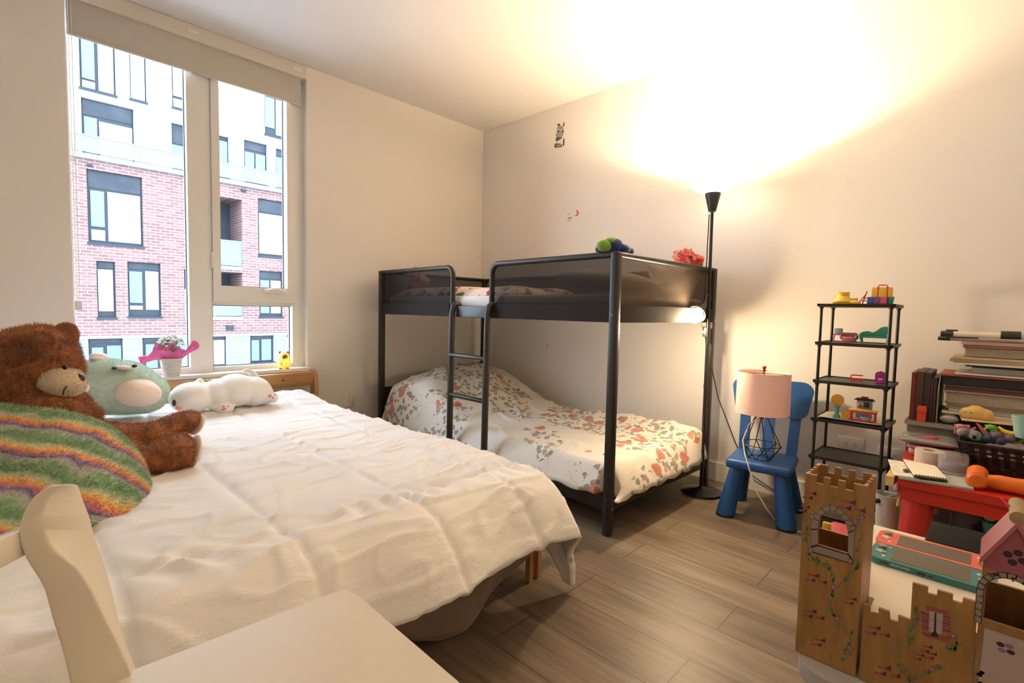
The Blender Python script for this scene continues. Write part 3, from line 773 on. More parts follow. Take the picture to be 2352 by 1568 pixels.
def duv(u, v):
    a = -.035 + (BW+.03)*u; l = -.075 + (BL+.045)*v
    h = .30 + .012*N(a*6, l*5, 3) + .014*(max(0,.25-abs(N(a*3+l*2, l*4-a*3, 8)))/.25)**1.4
    hump = math.exp(-((l-1.70)/.40)**2)*(.285*(math.sin(min(1,max(0,(a+.04)/1.06))*PI)**.30))
    h += hump*(1+.10*N(a*4,l*4,5))
    h += .05*math.exp(-((a-.92)/.12)**2)*math.exp(-((l-.25)/.5)**2) + .015
    e = min(1, max(0, (a+.035)/.10)); e2 = min(1, max(0, (BW-.005-a)/.05)); e3 = min(1, max(0, (l+.075)/.12)); e4 = min(1, max(0,(BL-.03-l)/.05))
    k = (1-(1-e)**2.2)*(1-(1-e2)**2)*(1-(1-e3)**2.2)*(1-(1-e4)**2)
    z = .185 + (h-.185)*k
    if k < 1: z += .006*math.sin(a*40+l*33)*(1-k)
    # pulled in around the posts
    aa = max(a, -.012 if l < .25 else a); 
    if l < 0: l *= 1-.75*max(0,a/BW)**5
    return (a if not (a < .03 and abs(l) < .05) else .03, l, z)
q.grid(duv, 120, 190)
dv = tag(obj('floral_duvet', q, M_floral, solid=-.008, ang=180), 'cream duvet with red roses heaped on the lower bunk', 'duvet')
q = B(MB); q.rbox((.03,.03,.162),(BW-.03,BL-.04,.275),.03,3); tag(obj('bunk_mattress', q, mat('mattress_cover', (.45,.30,.24), .9)), 'thin mattress on the lower bunk beneath the rose duvet', 'mattress')

# ---- things on the top bunk
q = B(MB); q.rbox((.03,.04,1.042),(BW-.03,BL-.04,1.118),.02,3); tag(obj('bunk_mattress', q, mat('white_mattress', (.76,.72,.68), .9, bump=(12,.3))), 'white mattress on the top bunk behind the ladder', 'mattress')
m, nt, b = pmat('pink_floral_quilt')
nn = tnoise(nt, objco(nt), 7, 3); c = ramp(nt, nn, [(0,(.16,.30,.08)),(.40,(.16,.34,.10)),(.42,(.80,.62,.54)),(.58,(.80,.60,.54)),(.60,(.36,.03,.10)),(.68,(.50,.06,.14)),(.70,(.82,.45,.42)),(1,(.82,.45,.42))], 'CONSTANT')
nt.links.new(c, b.inputs['Base Color']); b.inputs['Roughness'].default_value = .9; M_pinkq = m
q = B(MB)
def slab(a0, a1, l0, l1, z0, th, amp, seed):
    def f(u, v):
        t = u*2*PI; return None
    n = 30; top = lambda u, v: (a0+(a1-a0)*u, l0+(l1-l0)*v, z0+th*(1-abs(2*u-1)**8)*(1-abs(2*v-1)**10)**.5 + amp*N(u*3+seed, v*5, seed))
    return top
q.grid(slab(.04,.72,.745,1.96,1.122,.058,.018,3.1), 30, 60)
tag(obj('folded_quilt', q, M_pinkq, solid=.02, ang=180), 'pink and white flowered quilt folded on the top bunk', 'quilt')
M_dkpil = mat('plum_pillow', (.16,.09,.10), .9, var=(5,(.30,.06,.12),.5,.7), bump=(30,.2))
Rp = Matrix.Rotation(math.radians(-28), 4, 'X')
def cushion(c, s, R, ro=.5):
    q = B(MB); n = 26
    def f(sg):
        def g(u, v):
            x = 2*u-1; y = 2*v-1; k = ((1-abs(x)**3.2)*(1-abs(y)**3.2))**.5
            p = Vector((x*s[0]*(1-.06*(1-abs(y))), y*s[1]*(1-.06*(1-abs(x))), sg*s[2]*k)); return Vector(c) + R.to_3x3() @ p
        return g
    q.grid(f(1), n, n); q.grid(f(-1), n, n); bmesh.ops.remove_doubles(q.bm, verts=q.bm.verts[:], dist=1e-4); return q
tag(obj('patterned_pillow', cushion((.70,.49,1.206),(.24,.24,.052),Matrix.Rotation(math.radians(13),4,'X')), M_dkpil, ang=180), 'dark plum patterned pillow propped inside the top bunk', 'pillow')
tag(obj('grey_pillow', cushion((.255,.235,1.192),(.20,.205,.055),Matrix.Rotation(math.radians(5),4,'X')), mat('grey_pillow_cloth', (.42,.40,.37), .9, bump=(20,.3)), ang=180), 'pale grey pillow behind the near mesh corner of the top bunk', 'pillow')
# white striped pillow seen through the end panel
m, nt, b = pmat('crinkled_white'); b.inputs['Base Color'].default_value = (.82,.76,.66,1); b.inputs['Roughness'].default_value = .85
bumpn(nt, b, tnoise(nt, objco(nt, scale=(9,1,1.2)), 6, 3), .9, .03)
tag(obj('crinkled_pillow', cushion((.68,.095,1.218),(.20,.082,.045),Matrix.Rotation(math.radians(66),4,'X')), m, ang=180), 'crinkled white pillow behind the end panel of the top bunk', 'pillow')
# plush toys on top
def plush(name, label, cat, lumps, m, vox, n, ln, loc, extra=None, seed=1, wd=.0016, sm=5):
    t = thing(name, label, cat, loc); q = B()
    for l in lumps: q.ell(l[0], l[1], R=(l[2] if len(l) > 2 else None), n=20)
    o = bake(obj('body', q, m, t), vox, sm)
    if n: fuzz(o, 'fur', n, ln, wd, m, seed=seed)
    return t, o
M_bl = mat('blue_plush', (.03,.07,.30), .9, sheen=.4); M_gr = mat('green_plush', (.20,.36,.05), .9, sheen=.4)
p = at(1415,578,'y',-2.12)
pc = bp(.06,.06,BT+.042)
t, o = plush('plush_toy', 'blue plush toy with a green wing draped over the near corner of the top bunk', 'soft toy', [(pc+Vector((0,0,.0)),(.05,.035,.03)),(pc+Vector((.06,-.015,-.012)),(.035,.025,.02)),(pc+Vector((.11,-.02,-.02)),(.022,.02,.018)),(pc+Vector((-.03,.03,-.02)),(.03,.04,.03))], M_bl, .006, 2500, .008, pc+Vector((0,0,-.05)))
q = B(); q.ell(pc+Vector((-.055,.012,-.008)),(.045,.03,.028)); q.ell(pc+Vector((-.02,.0,.012)),(.04,.025,.02)); obj('wing', q, M_gr, t)
q = B(); q.ell(pc+Vector((.085,-.022,-.012)),(.010,.02,.018)); obj('stripe', q, mat('plush_white', (.75,.7,.65), .9), t)
m, nt, b = pmat('coral_flower_cloth'); nt.links.new(ramp(nt, tnoise(nt, objco(nt), 30, 3), [(.35,(.62,.05,.05)),(.5,(.80,.15,.13)),(.65,(.85,.40,.36))]), b.inputs['Base Color']); b.inputs['Roughness'].default_value = .85; M_coral = m
pc = at(1585,598,'y',-2.15)
t = thing('flower_bundle', 'bundle of coral red cloth roses on the far corner of the top bunk', 'cloth flowers', pc-Vector((0,0,.05)))
rnd = random.Random(4)
for i, (dx, dz, r) in enumerate(((-.13,-.008,.026),(-.085,.012,.034),(-.04,-.004,.036),(-.03,.03,.032),(.01,.02,.034),(.035,-.008,.042),(-.10,-.02,.03),(.0,-.025,.035))):
    q = B(); cc = pc + Vector((dx*1.25, .02*math.sin(i*2.1)-.02*0, dz+.008)); R = Matrix.Rotation(rnd.uniform(.3,1.5),4,'Y')@rz(rnd.uniform(0,6))
    for k in range(4):
        rr = r*(1-.22*k)
        q.lathe(cc, [(0,-.3*r),(rr*.75,-.2*r),(rr,.15*r+.06*r*k),(rr*.97,.3*r+.1*r*k),(rr*.8,.1*r)], 18, R=R, wob=lambda t_, j, a, z: (a*(1+.10*math.sin(5*t_+k)), z+ (a*.12*math.sin(3*t_+k) if j > 1 else 0)))
    obj('rose', q, M_coral, t)
pc = bp(.16,1.80,1.24)
tag(obj('flower_garland', (lambda q: ([q.ell(pc+Vector((.05*math.sin(k*2.4), .06*math.cos(k*2.4)*1, -.05+.035*(k%3)+.006*k)), (.032,.034,.030), n=12) for k in range(9)], q)[1])(B()), mat('peach_cloth', (.72,.36,.26), .9, var=(25,(.60,.20,.22),.4,.6))), 'peach and pink soft flower toy at the far mesh corner of the top bunk', 'soft toy')
# ================================================================== soft toys on the bed
def mpp(p): return (Vector(p)-CAM).dot(fw)/F     # metres per pixel at p
def pe(px, py, y, rx, rz, ry=None, R=None):
    c = at(px, py, 'y', y); k = mpp(c)
    return (c, (rx*k, (ry if ry is not None else rx)*k, rz*k), R) if R else (c, (rx*k, (ry if ry is not None else rx)*k, rz*k))
m, nt, b = pmat('brown_fur'); nt.links.new(ramp(nt, tnoise(nt, objco(nt), 26, 3), [(.3,(.22,.062,.014)),(.5,(.37,.118,.028)),(.7,(.50,.185,.058))]), b.inputs['Base Color']); b.inputs['Roughness'].default_value = .8; b.inputs['Sheen Weight'].default_value = .4; M_bear = m
M_cream = mat('cream_plush', (.70,.56,.40), .9, sheen=.3, bump=(80,.2))
def RY(d): return Matrix.Rotation(math.radians(d), 4, 'Y')
def RX(d): return Matrix.Rotation(math.radians(d), 4, 'X')
yb = -1.30
bear = thing('teddy_bear', 'large brown teddy bear with a cream muzzle sitting at the left of the bed', 'teddy bear', (-3.10,-1.3,.46))
L = [pe(62,852,yb,100,98,92), pe(90,815,yb,72,68,80), pe(110,850,yb,58,62,70), pe(78,900,yb,76,48,70)]
L += [pe(20,985,yb,95,75,85), pe(60,950,yb,95,52,80), pe(40,1040,yb,120,60,90)]
# arms
L += [pe(110,928,yb-.12,52,30,26,RY(12)), pe(160,938,yb-.12,38,24,22,RY(35)), pe(185,948,yb-.12,20,16,20)]
L += [pe(150,910,yb+.10,50,26,24,RY(28)), pe(190,938,yb+.10,34,24,24,RY(52)), pe(208,955,yb+.10,24,24,24)]
# legs
L += [pe(215,1005,yb+.14,80,34,44), pe(290,1003,yb+.14,62,28,36), pe(350,1000,yb+.14,46,30,36), pe(395,982,yb+.16,44,27,34,RY(-22)), pe(430,968,yb+.16,30,20,38,RY(-32))]
L += [pe(250,1048,yb-.12,70,36,40), pe(320,1054,yb-.12,58,30,36), pe(378,1048,yb-.12,48,38,42,RY(-14)), pe(412,1036,yb-.12,36,40,44,RY(-20))]
q = B()
for l in L: q.ell(l[0], l[1], R=(l[2] if len(l) > 2 else None), n=22)
body = bake(obj('body', q, M_bear, bear), .012, 8)
fuzz(body, 'body_fur', 52000, .016, .0013, M_bear, droop=.5, seed=3)
for nm, e in (('ear', pe(60,800,yb-.225,50,32,26,RY(-28))), ('ear', pe(150,772,yb+.02,18,26,30,RY(10)))):
    q = B(); q.ell(e[0], e[1], R=e[2], n=24); o = obj(nm, q, M_bear, bear); fuzz(o, 'ear_fur', 7000, .013, .0012, M_bear, seed=8)
q = B(); e = pe(142,878,yb-.10,46,33,50,RY(10)); q.ell(e[0], e[1], R=e[2], n=32); e = pe(160,872,yb-.07,28,27,42); q.ell(e[0], e[1], n=28); mz = bake(obj('muzzle', q, M_cream, bear), .008, 4)
fuzz(mz, 'muzzle_fur', 5000, .006, .0010, M_cream, seed=5)
q = B(); e = pe(184,869,yb-.125,9,12,14); q.ell(e[0], e[1], n=20); obj('nose', q, mat('brown_nose', (.035,.015,.012), .3), bear)
for ex_, ey_, yy in ((149,843,yb-.15),):
    q = B(); e = pe(ex_,ey_,yy-.01,5,6,6); q.ell(e[0], e[1], n=16); obj('eye', q, mat('bead_black', (.01,.008,.008), .15), bear)
q = B(); q.tube([at(153,887,'y',yb-.195), at(147,895,'y',yb-.200), at(145,906,'y',yb-.196)], .0022, 6); obj('mouth_stitch', q, mat('brown_nose', (0,0,0)), bear)
for (sx_, sy_, yy, rx, rz, r_) in ((452,974,yb+.16,9,25,RY(28)), (446,1036,yb-.12,9,38,RY(14))):
    q = B(); e = pe(sx_,sy_,yy,rx,rz,38,r_); q.ell(e[0], e[1], R=e[2], n=28); obj('sole', q, M_cream, bear)

# rainbow blanket heaped over its lap
m, nt, b = pmat('rainbow_fleece')
v = objco(nt); sp = nd(nt, 'ShaderNodeSeparateXYZ'); nt.links.new(v, sp.inputs[0])
w_ = mth(nt, 'ADD', mth(nt, 'MULTIPLY', sp.outputs['Y'], 1.0), mth(nt, 'ADD', mth(nt, 'MULTIPLY', sp.outputs['Z'], .95), mth(nt, 'MULTIPLY', sp.outputs['X'], .62)))
w_ = mth(nt, 'ADD', w_, mth(nt, 'MULTIPLY', tnoise(nt, objco(nt), 7, 3), .20))
w_ = mth(nt, 'ADD', w_, mth(nt, 'MULTIPLY', tnoise(nt, objco(nt), 70, 2), .018))
fr_ = mth(nt, 'FRACT', mth(nt, 'MULTIPLY', w_, 5.8))
st = [(0,(.24,.43,.22)),(.20,(.32,.50,.30)),(.30,(.52,.60,.46)),(.36,(.56,.52,.56)),(.44,(.22,.18,.32)),(.50,(.55,.28,.44)),(.57,(.80,.30,.26)),(.66,(.90,.46,.18)),(.74,(.88,.66,.24)),(.82,(.66,.68,.44)),(.90,(.50,.60,.46)),(1,(.20,.40,.17))]
nt.links.new(ramp(nt, fr_, st), b.inputs['Base Color']); b.inputs['Roughness'].default_value = .9; b.inputs['Sheen Weight'].default_value = .3
M_rain = m
bcx, bcy = -3.095, -1.475
def rain(s, t):
    th = 2*PI*s; rr = t
    ca, sa = math.cos(th), math.sin(th)
    ax_ = .295*(1+.05*N(ca*1.5, sa*1.5, 4)); ay_ = .385*(1+.05*N(ca*1.5, sa*1.5, 9))
    x = bcx + ax_*rr*(abs(ca)**.85)*(1 if ca > 0 else -1); y = bcy + ay_*rr*(abs(sa)**.85)*(1 if sa > 0 else -1)
    h = .245*(1-rr**2.5)**.62
    h *= 1 - .30*max(0,(bcy-y)/.385)
    h += (.014*math.sin((y*26+x*14)+4*N(x*5,y*5))+.018*N(x*8,y*8,2))*(1-rr**4)
    return (x, y, .468 + max(0,h))
q = B(); q.grid(rain, 80, 40); bmesh.ops.remove_doubles(q.bm, verts=q.bm.verts[:], dist=1e-4)
rb = obj('rainbow_blanket', q, M_rain, ang=180)
tag(rb, 'fluffy rainbow striped plush blanket bundled over the lap of the teddy bear', 'blanket')
fuzz(rb, 'fleece_pile', 42000, .013, .0014, M_rain, droop=.2, seed=11)

# green cow cushion
M_mint = mat('mint_plush', (.58,.74,.64), .9, sheen=.4, var=(14,(.66,.80,.71),.35,.65), bump=(60,.3))
M_pinkp = mat('pale_pink_plush', (.86,.71,.62), .9, sheen=.3, bump=(90,.2))
M_whitep = mat('white_plush', (.90,.88,.85), .9, sheen=.3, bump=(70,.15))
cy = -.52
cow = thing('cow_plush', 'mint green round cow plush with a pale pink belly lying below the window', 'soft toy', at(285,945,'y',cy))
q = B()
for e in (pe(265,888,cy,82,62,70), pe(305,900,cy,70,48,66), pe(245,905,cy,62,44,62), pe(240,868,cy,50,46,50), pe(300,915,cy,72,34,60), pe(330,912,cy,46,36,52)): q.ell(e[0], e[1], n=28)
cb = bake(obj('body', q, M_mint, cow), .011, 10); fuzz(cb, 'body_fur', 26000, .008, .0012, M_mint, seed=2)
q = B(); e = pe(312,900,cy-.085,50,33,52,RY(14)); q.ell(e[0], e[1], R=e[2], n=32); obj('belly_patch', q, M_pinkp, cow)
q = B(); e = pe(287,844,cy-.112,17,5,13,RY(6)); q.ell(e[0], e[1], R=e[2], n=24); obj('snout', q, M_pinkp, cow)
for x_, y_ in ((262,845),(309,840)):
    q = B(); e = pe(x_,y_,cy-.120,5.0,3.4,11); q.ell(e[0], e[1], n=14); obj('eye', q, mat('stitched_eye', (.01,.01,.012), .8), cow)
for x_, y_, rx_, rz_ in ((196,834,22,9),(228,820,19,11)):
    q = B(); e = pe(x_,y_,cy+.02,rx_,rz_,16,RY(12)); q.ell(e[0], e[1], R=e[2], n=20); er = obj('ear', q, M_whitep, cow)
    q = B(); e = pe(x_-2,y_+4,cy-.01,rx_*.7,rz_*.5,8,RY(12)); q.ell(e[0], e[1], R=e[2], n=16); obj('inner_ear', q, M_pinkp, er)
q = B(); e = pe(180,892,cy-.16,20,17,24); q.ell(e[0], e[1], n=20); obj('foot', q, M_whitep, cow)

# white cat plush
cy = -.50
cat = thing('cat_plush', 'white cat plush lying stretched out on the comforter under the sill', 'soft toy', at(510,945,'y',cy))
q = B()
for e in (pe(440,913,cy,45,36,44), pe(425,918,cy,30,28,38), pe(500,903,cy,36,33,38), pe(540,896,cy,48,38,44), pe(580,898,cy,40,34,40), pe(600,902,cy,24,27,34),
          pe(505,925,cy-.03,26,14,18,RY(-24)), pe(516,938,cy-.06,20,13,20), pe(610,912,cy-.03,22,12,18), pe(626,913,cy-.04,13,12,16), pe(459,876,cy+.02,8,9,10), pe(520,872,cy+.02,10,6,10)): q.ell(e[0], e[1], R=(e[2] if len(e) > 2 else None), n=24)
cb = bake(obj('body', q, M_whitep, cat), .0075, 5)
q = B(); ps = [at(x_,y_,'y',cy+.03) for x_, y_ in ((592,885),(588,868),(580,856),(566,851),(556,852))]; q.tube(ps, [.026,.022,.019,.016,.010], 12); obj('tail', q, M_whitep, cat, sub=1)
q = B(); e = pe(400,925,cy-.10,4,8,5); q.ell(e[0], e[1], n=14); obj('eye', q, mat('plum_eye', (.07,.03,.04), .3), cat)
M_blush = mat('blush_pink', (.75,.28,.26), .9)
q = B(); e = pe(411,936,cy-.135,7,5,4,RY(18)); q.ell(e[0], e[1], R=e[2], n=14); obj('blush', q, M_blush, cat)
q = B()
for x_, y_, r_ in ((513,933,3),(518,937,2.2),(524,933,2.2),(513,940,4)): e = pe(x_,y_,cy-.135,r_,r_*.8,3); q.ell(e[0], e[1], n=10)
obj('paw_pads', q, M_blush, cat)
q = B()
for x_, y_, r_ in ((620,909,4),(627,913,2.6),(632,906,2.2)): e = pe(x_,y_,cy-.105,r_,r_,3); q.ell(e[0], e[1], n=10)
obj('paw_pads', q, M_blush, cat)

# ---- flower pot on the sill
fx, fy = at(393,840,'y',-.005).x, -.005
SZ = WZ0
m, nt, b = pmat('whitewashed_wicker'); vz = objco(nt)
wv = nd(nt, 'ShaderNodeTexWave'); wv.bands_direction = 'Z'; wv.inputs['Scale'].default_value = 55; wv.inputs['Distortion'].default_value = 3; nt.links.new(vz, wv.inputs['Vector'])
nt.links.new(ramp(nt, wv.outputs['Fac'], [(0,(.45,.36,.30)),(.5,(.78,.72,.66)),(1,(.82,.78,.74))]), b.inputs['Base Color']); bumpn(nt, b, wv.outputs['Fac'], .6, .004); b.inputs['Roughness'].default_value = .8
pt = thing('potted_flowers', 'white flowers in a pale wicker pot with crumpled pink wrapping on the window sill', 'flower pot', (fx,fy,SZ))
q = B(); q.lathe((fx,fy,SZ), [(0,.001),(.040,.001),(.043,.01),(.055,.098),(.057,.104),(.052,.104),(.048,.09),(0,.09)], 36); obj('pot', q, m, pt)
M_wrap = mat('pink_wrap', (.80,.16,.42), .6, alpha=.88)
q = B()
def wrap(s, t):
    a = 2*PI*s; r = .044 + (.045+.030*max(0,math.cos(a+.1))**2+.052*max(0,math.cos(a-PI))**2)*t**1.1
    z = .092 + .080*t + .020*t*math.sin(3*a+1.2) + .02*t*math.sin(7*a) - .075*t*t*max(0,-math.cos(a))**2 - .01*t*max(0,math.cos(a))
    r += .010*t*math.sin(9*a+2*t)
    return (fx + r*math.cos(a)*1.12, fy + r*math.sin(a)*.55, SZ+z)
q.grid(wrap, 90, 14); bmesh.ops.remove_doubles(q.bm, verts=q.bm.verts[:], dist=1e-5); obj('wrapping_paper', q, M_wrap, pt, ang=180, solid=.0012)
rnd = random.Random(5)
q = B()
for i in range(130):
    a = rnd.uniform(0,2*PI); rr = .062*math.sqrt(rnd.random()); zz = .14+.065*rnd.random()
    c = Vector((fx+rr*math.cos(a), fy+rr*math.sin(a)*.8, SZ+zz)); d = Vector((math.cos(a), math.sin(a), rnd.uniform(-.2,.9))).normalized(); s_ = d.cross(Vector((0,0,1))).normalized()
    Lf = rnd.uniform(.018,.030); w2 = Lf*.32
    q.add([c, c+d*Lf*.5+s_*w2, c+d*Lf, c+d*Lf*.5-s_*w2], [(0,1,2,3)])
obj('leaves', q, mat('leaf_green', (.06,.16,.03), .6, var=(20,(.12,.26,.06),.4,.6)), pt, smooth=False)
q = B()
for i in range(80):
    a = rnd.uniform(0,2*PI); rr = .062*math.sqrt(rnd.random()); zz = .240-.05*(rr/.062)**2+rnd.uniform(-.012,.006)
    c = Vector((fx+rr*math.cos(a), fy+rr*math.sin(a)*.85, SZ+zz)); R = Matrix.Rotation(rnd.uniform(-.6,.6),4,'X')@Matrix.Rotation(rnd.uniform(-.6,.6),4,'Y')
    for k in range(5):
        t_ = 2*PI*k/5+i; q.ell(c + R.to_3x3()@Vector((math.cos(t_)*.0055, math.sin(t_)*.0055, 0)), (.0045,.0045,.0022), n=6)
obj('blossoms', q, mat('white_petal', (.85,.85,.80), .7), pt)
pt.children[-1]['label'] = 'clustered small white blossoms'
# ---- capybara night light
nx = at(652,830,'y',-.012).x; ny = -.012
nl = thing('night_light', 'small glowing yellow animal night light on the right end of the window sill', 'night light', (nx,ny,SZ))
m, nt, b = pmat('glowing_silicone'); sp = nd(nt, 'ShaderNodeSeparateXYZ'); tcn = nd(nt, 'ShaderNodeTexCoord'); nt.links.new(tcn.outputs['Object'], sp.inputs[0])
b.inputs['Base Color'].default_value = (.85,.62,.14,1); b.inputs['Emission Color'].default_value = (1,.72,.10,1); b.inputs['Emission Strength'].default_value = .22; b.inputs['Roughness'].default_value = .5
q = B(); q.lathe((nx,ny,SZ), [(0,.004),(.030,.005),(.040,.014),(.043,.035),(.041,.065),(.034,.092),(.020,.108),(0,.112)], 32, wob=lambda t_, j, a, z: (a, z)); obj('body', q, m, nl)
M_bs = mat('brown_silicone', (.20,.075,.03), .5); M_bk2 = mat('dark_silicone', (.03,.02,.02), .5)
dn = Vector((CAM.x-nx, CAM.y-ny, 0)).normalized(); sd = Vector((-dn.y, dn.x, 0))
q = B(); q.ell(Vector((nx,ny,SZ+.080)) + dn*.034 + sd*.006, (.017,.012,.016)); obj('snout', q, M_bs, nl)
for s_ in (-1,1):
    q = B(); q.ell(Vector((nx,ny,SZ+.108)) + sd*.024*s_, (.008,.006,.008)); obj('ear', q, M_bs, nl)
    q = B(); q.ell(Vector((nx,ny,SZ+.036)) + dn*.041 + sd*.016*s_, (.004,.004,.003)); obj('paw', q, M_bk2, nl)
    q = B(); q.ell(Vector((nx,ny,SZ+.004)) + dn*.02 + sd*.022*s_, (.010,.012,.004)); obj('foot', q, M_bs, nl)
lamp('night_light_bulb', 'POINT', (nx,ny-.055,SZ+.05), .05, (1,.7,.2), .02, nl)

# ---- wall stickers, outlets, anchor
M_stg = mat('sticker_grey', (.34,.31,.28), .8); M_std = mat('sticker_dark', (.12,.10,.09), .8); M_stw = mat('sticker_white', (.75,.70,.64), .8); M_stk = mat('sticker_black', (.02,.02,.02), .8); M_str = mat('sticker_red', (.62,.16,.12), .8)
def flat(q, pts, layer=0, ax='x', v=0.0, mi=0, th=.0006):
    """thin film on a wall plane from outline points"""
    s_ = -1; base = v + s_*(.0004+.0005*layer)
    p = [at(a, c, ax, base) for a, c in pts]; d = Vector((s_*th,0,0)) if ax == 'x' else Vector((0,s_*th,0))
    q.mi = mi; q.prism(p, d)
def blob(cx, cy, rx, ry, rot=0, n=16):
    c_, s_ = math.cos(rot), math.sin(rot)
    return [(cx+rx*math.cos(t)*c_-ry*math.sin(t)*s_, cy+rx*math.cos(t)*s_+ry*math.sin(t)*c_) for t in [2*PI*k/n for k in range(n)]]
q = B()
flat(q, blob(1287,300,9,12), 0, mi=0); flat(q, blob(1283.5,286.5,3.6,2.8), 0, mi=1); flat(q, [(1293,290),(1294,282),(1296.5,281),(1297,284),(1295.5,291)], 0, mi=1)
flat(q, blob(1285,310,8.5,5.5), 1, mi=0); flat(q, blob(1282.5,300,3.4,3.4), 2, mi=2); flat(q, blob(1292,300,3.4,3.4), 2, mi=2); flat(q, blob(1283,301,2.0,2.6), 3, mi=3); flat(q, blob(1292,301,2.0,2.6), 3, mi=3)
flat(q, blob(1284,320,8,7), 0, mi=1); flat(q, [(1279,325),(1290,318),(1293,314),(1295,320),(1287,329),(1281,330)], 1, mi=2); flat(q, blob(1282,335,9,7,.1), 0, mi=1)
flat(q, [(1275,334),(1290,330),(1293,333),(1280,337)], 1, mi=0); flat(q, [(1275,340),(1288,337),(1291,340),(1282,343)], 1, mi=2); flat(q, [(1293,315),(1297,319),(1296,334),(1293,336)], 0, mi=1)
tag(obj('wall_sticker', q, [M_stg, M_std, M_stw, M_stk], smooth=False), 'grey cartoon animal sticker high on the wall above the bunk bed', 'sticker')
q = B(); flat(q, [(1303,501),(1313,498.5),(1314,500),(1304,503)], 0, mi=1); flat(q, [(1305,505.5),(1312,504.5),(1312,505.5),(1305,506.5)], 0, mi=0); flat(q, [(1304,493),(1308,489),(1311,491),(1308,490.5),(1305,494)], 0, mi=0)
flat(q, [(1322,482),(1327,483),(1330,489),(1327,495),(1322,497),(1321,494),(1325,491),(1325,487)], 0, mi=2); flat(q, blob(1309,508,5,2), 0, mi=3)
tag(obj('wall_sticker', q, [M_stg, M_std, M_str, M_stw], smooth=False), 'torn remnant of a sticker with a red curve, lower on the wall', 'sticker')
M_plate = mat('plate_white', (.79,.75,.69), .5)
def outlet(c, ax, label, wd=.115, ht=.075):
    c = Vector(c); q = B(); t = thing('wall_outlet', label, 'outlet', c)
    if ax == 'x': q.rbox((c.x-.006,c.y-wd/2,c.z-ht/2),(c.x,c.y+wd/2,c.z+ht/2),.002)
    else: q.rbox((c.x-wd/2,c.y-.006,c.z-ht/2),(c.x+wd/2,c.y,c.z+ht/2),.002)
    obj('cover_plate', q, M_plate, t)
    for s_ in (-1,1):
        q = B()
        o_ = .020*s_
        if ax == 'x':
            for k in (-.006,.006): q.mm((c.x-.0068,c.y+o_-.006,c.z+k-.001),(c.x-.0062,c.y+o_+.001,c.z+k+.001))
            q.mm((c.x-.0068,c.y+o_+.004,c.z-.0025),(c.x-.0062,c.y+o_+.008,c.z+.0025))
        else:
            for k in (-.006,.006): q.mm((c.x+k-.001,c.y-.0068,c.z+o_-.001),(c.x+k+.001,c.y-.0062,c.z+o_+.006))
            q.mm((c.x-.0025,c.y-.0068,c.z+o_-.008),(c.x+.0025,c.y-.0062,c.z+o_-.004))
        obj('socket', q, M_gasket, t, smooth=False)
outlet(at(1955,1020,'x',0), 'x', 'white wall outlet behind the black shelf rack')
outlet(at(2048,1045,'x',0), 'x', 'white wall outlet low on the wall between the shelf rack and the book stack')
outlet(at(802,915,'y',0), 'y', 'white wall outlet beside the headboard of the pine bed', .075, .115)
c = at(1258,794,'x',0); q = B(); q.cyl(c, c+Vector((-.004,0,0)), .011); q.cyl(c+Vector((-.004,0,0)), c+Vector((-.012,0,0)), .005)
tag(obj('wall_hook', q, mat('hook_grey', (.45,.40,.33), .5)), 'tiny round hook on the wall beneath the top bunk', 'hook')
# ================================================================== blue child's chair, table lamp
M_blue = mat('blue_plastic', (.012,.085,.28), .42, bump=(260,.05))
cx_, cy_ = -.345, -2.585
RC = about((cx_,cy_,0), RZf(math.radians(8.5)))
kc = thing('child_chair', 'blue plastic child chair with four fat tapered legs against the right wall', 'child chair', (cx_,cy_,0))
q = B(RC); q.rbox((cx_-.165,cy_-.150,.252),(cx_+.150,cy_+.150,.300),.018,3); obj('seat', q, M_blue, kc)
for sx_ in (-1,1):
    for sy_ in (-1,1):
        q = B(RC); b0 = Vector((cx_+(.150 if sx_ > 0 else -.145), cy_+.140*sy_, 0)); t0 = Vector((cx_+.105*sx_, cy_+.100*sy_, .26))
        ax_ = (t0-b0).normalized(); q.cyl(b0+Vector((0,0,.004)), t0, .046, .032, n=28); lg = obj('leg', q, M_blue, kc)
        q = B(RC); q.cyl(b0, b0+Vector((0,0,.012)), .046, .046, n=28); obj('foot_pad', q, mat('dark_rubber', (.01,.012,.02), .7), lg)
for k in (-.115, 0, .115):
    q = B(RC)
    w_ = .025
    q.add([(cx_+.118+dx,cy_+k+dy,.285) for dx, dy in ((-.012,-w_),(.012,-w_),(.012,w_),(-.012,w_))] + [(cx_+.180+dx,cy_+k*1.08+dy,.53) for dx, dy in ((-.010,-w_),(.010,-w_),(.010,w_),(-.010,w_))], [(3,2,1,0),(4,5,6,7),(0,1,5,4),(1,2,6,5),(2,3,7,6),(3,0,4,7)])
    q.bevel(.005); obj('back_slat', q, M_blue, kc)
q = B(RC @ Matrix.Translation((cx_+.180,cy_,.585)) @ Matrix.Rotation(math.radians(12),4,'Y'))
def rrect(w, h, r, n=6):
    p = []
    for sx_, sz_, a0 in ((1,1,0),(-1,1,PI/2),(-1,-1,PI),(1,-1,3*PI/2)):
        for k in range(n+1):
            a = a0+PI/2*k/n; p.append((sx_*(w-r)+r*math.cos(a), sz_*(h-r)+r*math.sin(a)))
    return p
pr = [(-.014, a*(1+.10*(b_>0)), b_) for a, b_ in rrect(.180,.098,.05)]
q.prism(pr, (.028,0,0)); q.bevel(.008, 3, 60); obj('backrest', q, M_blue, kc)

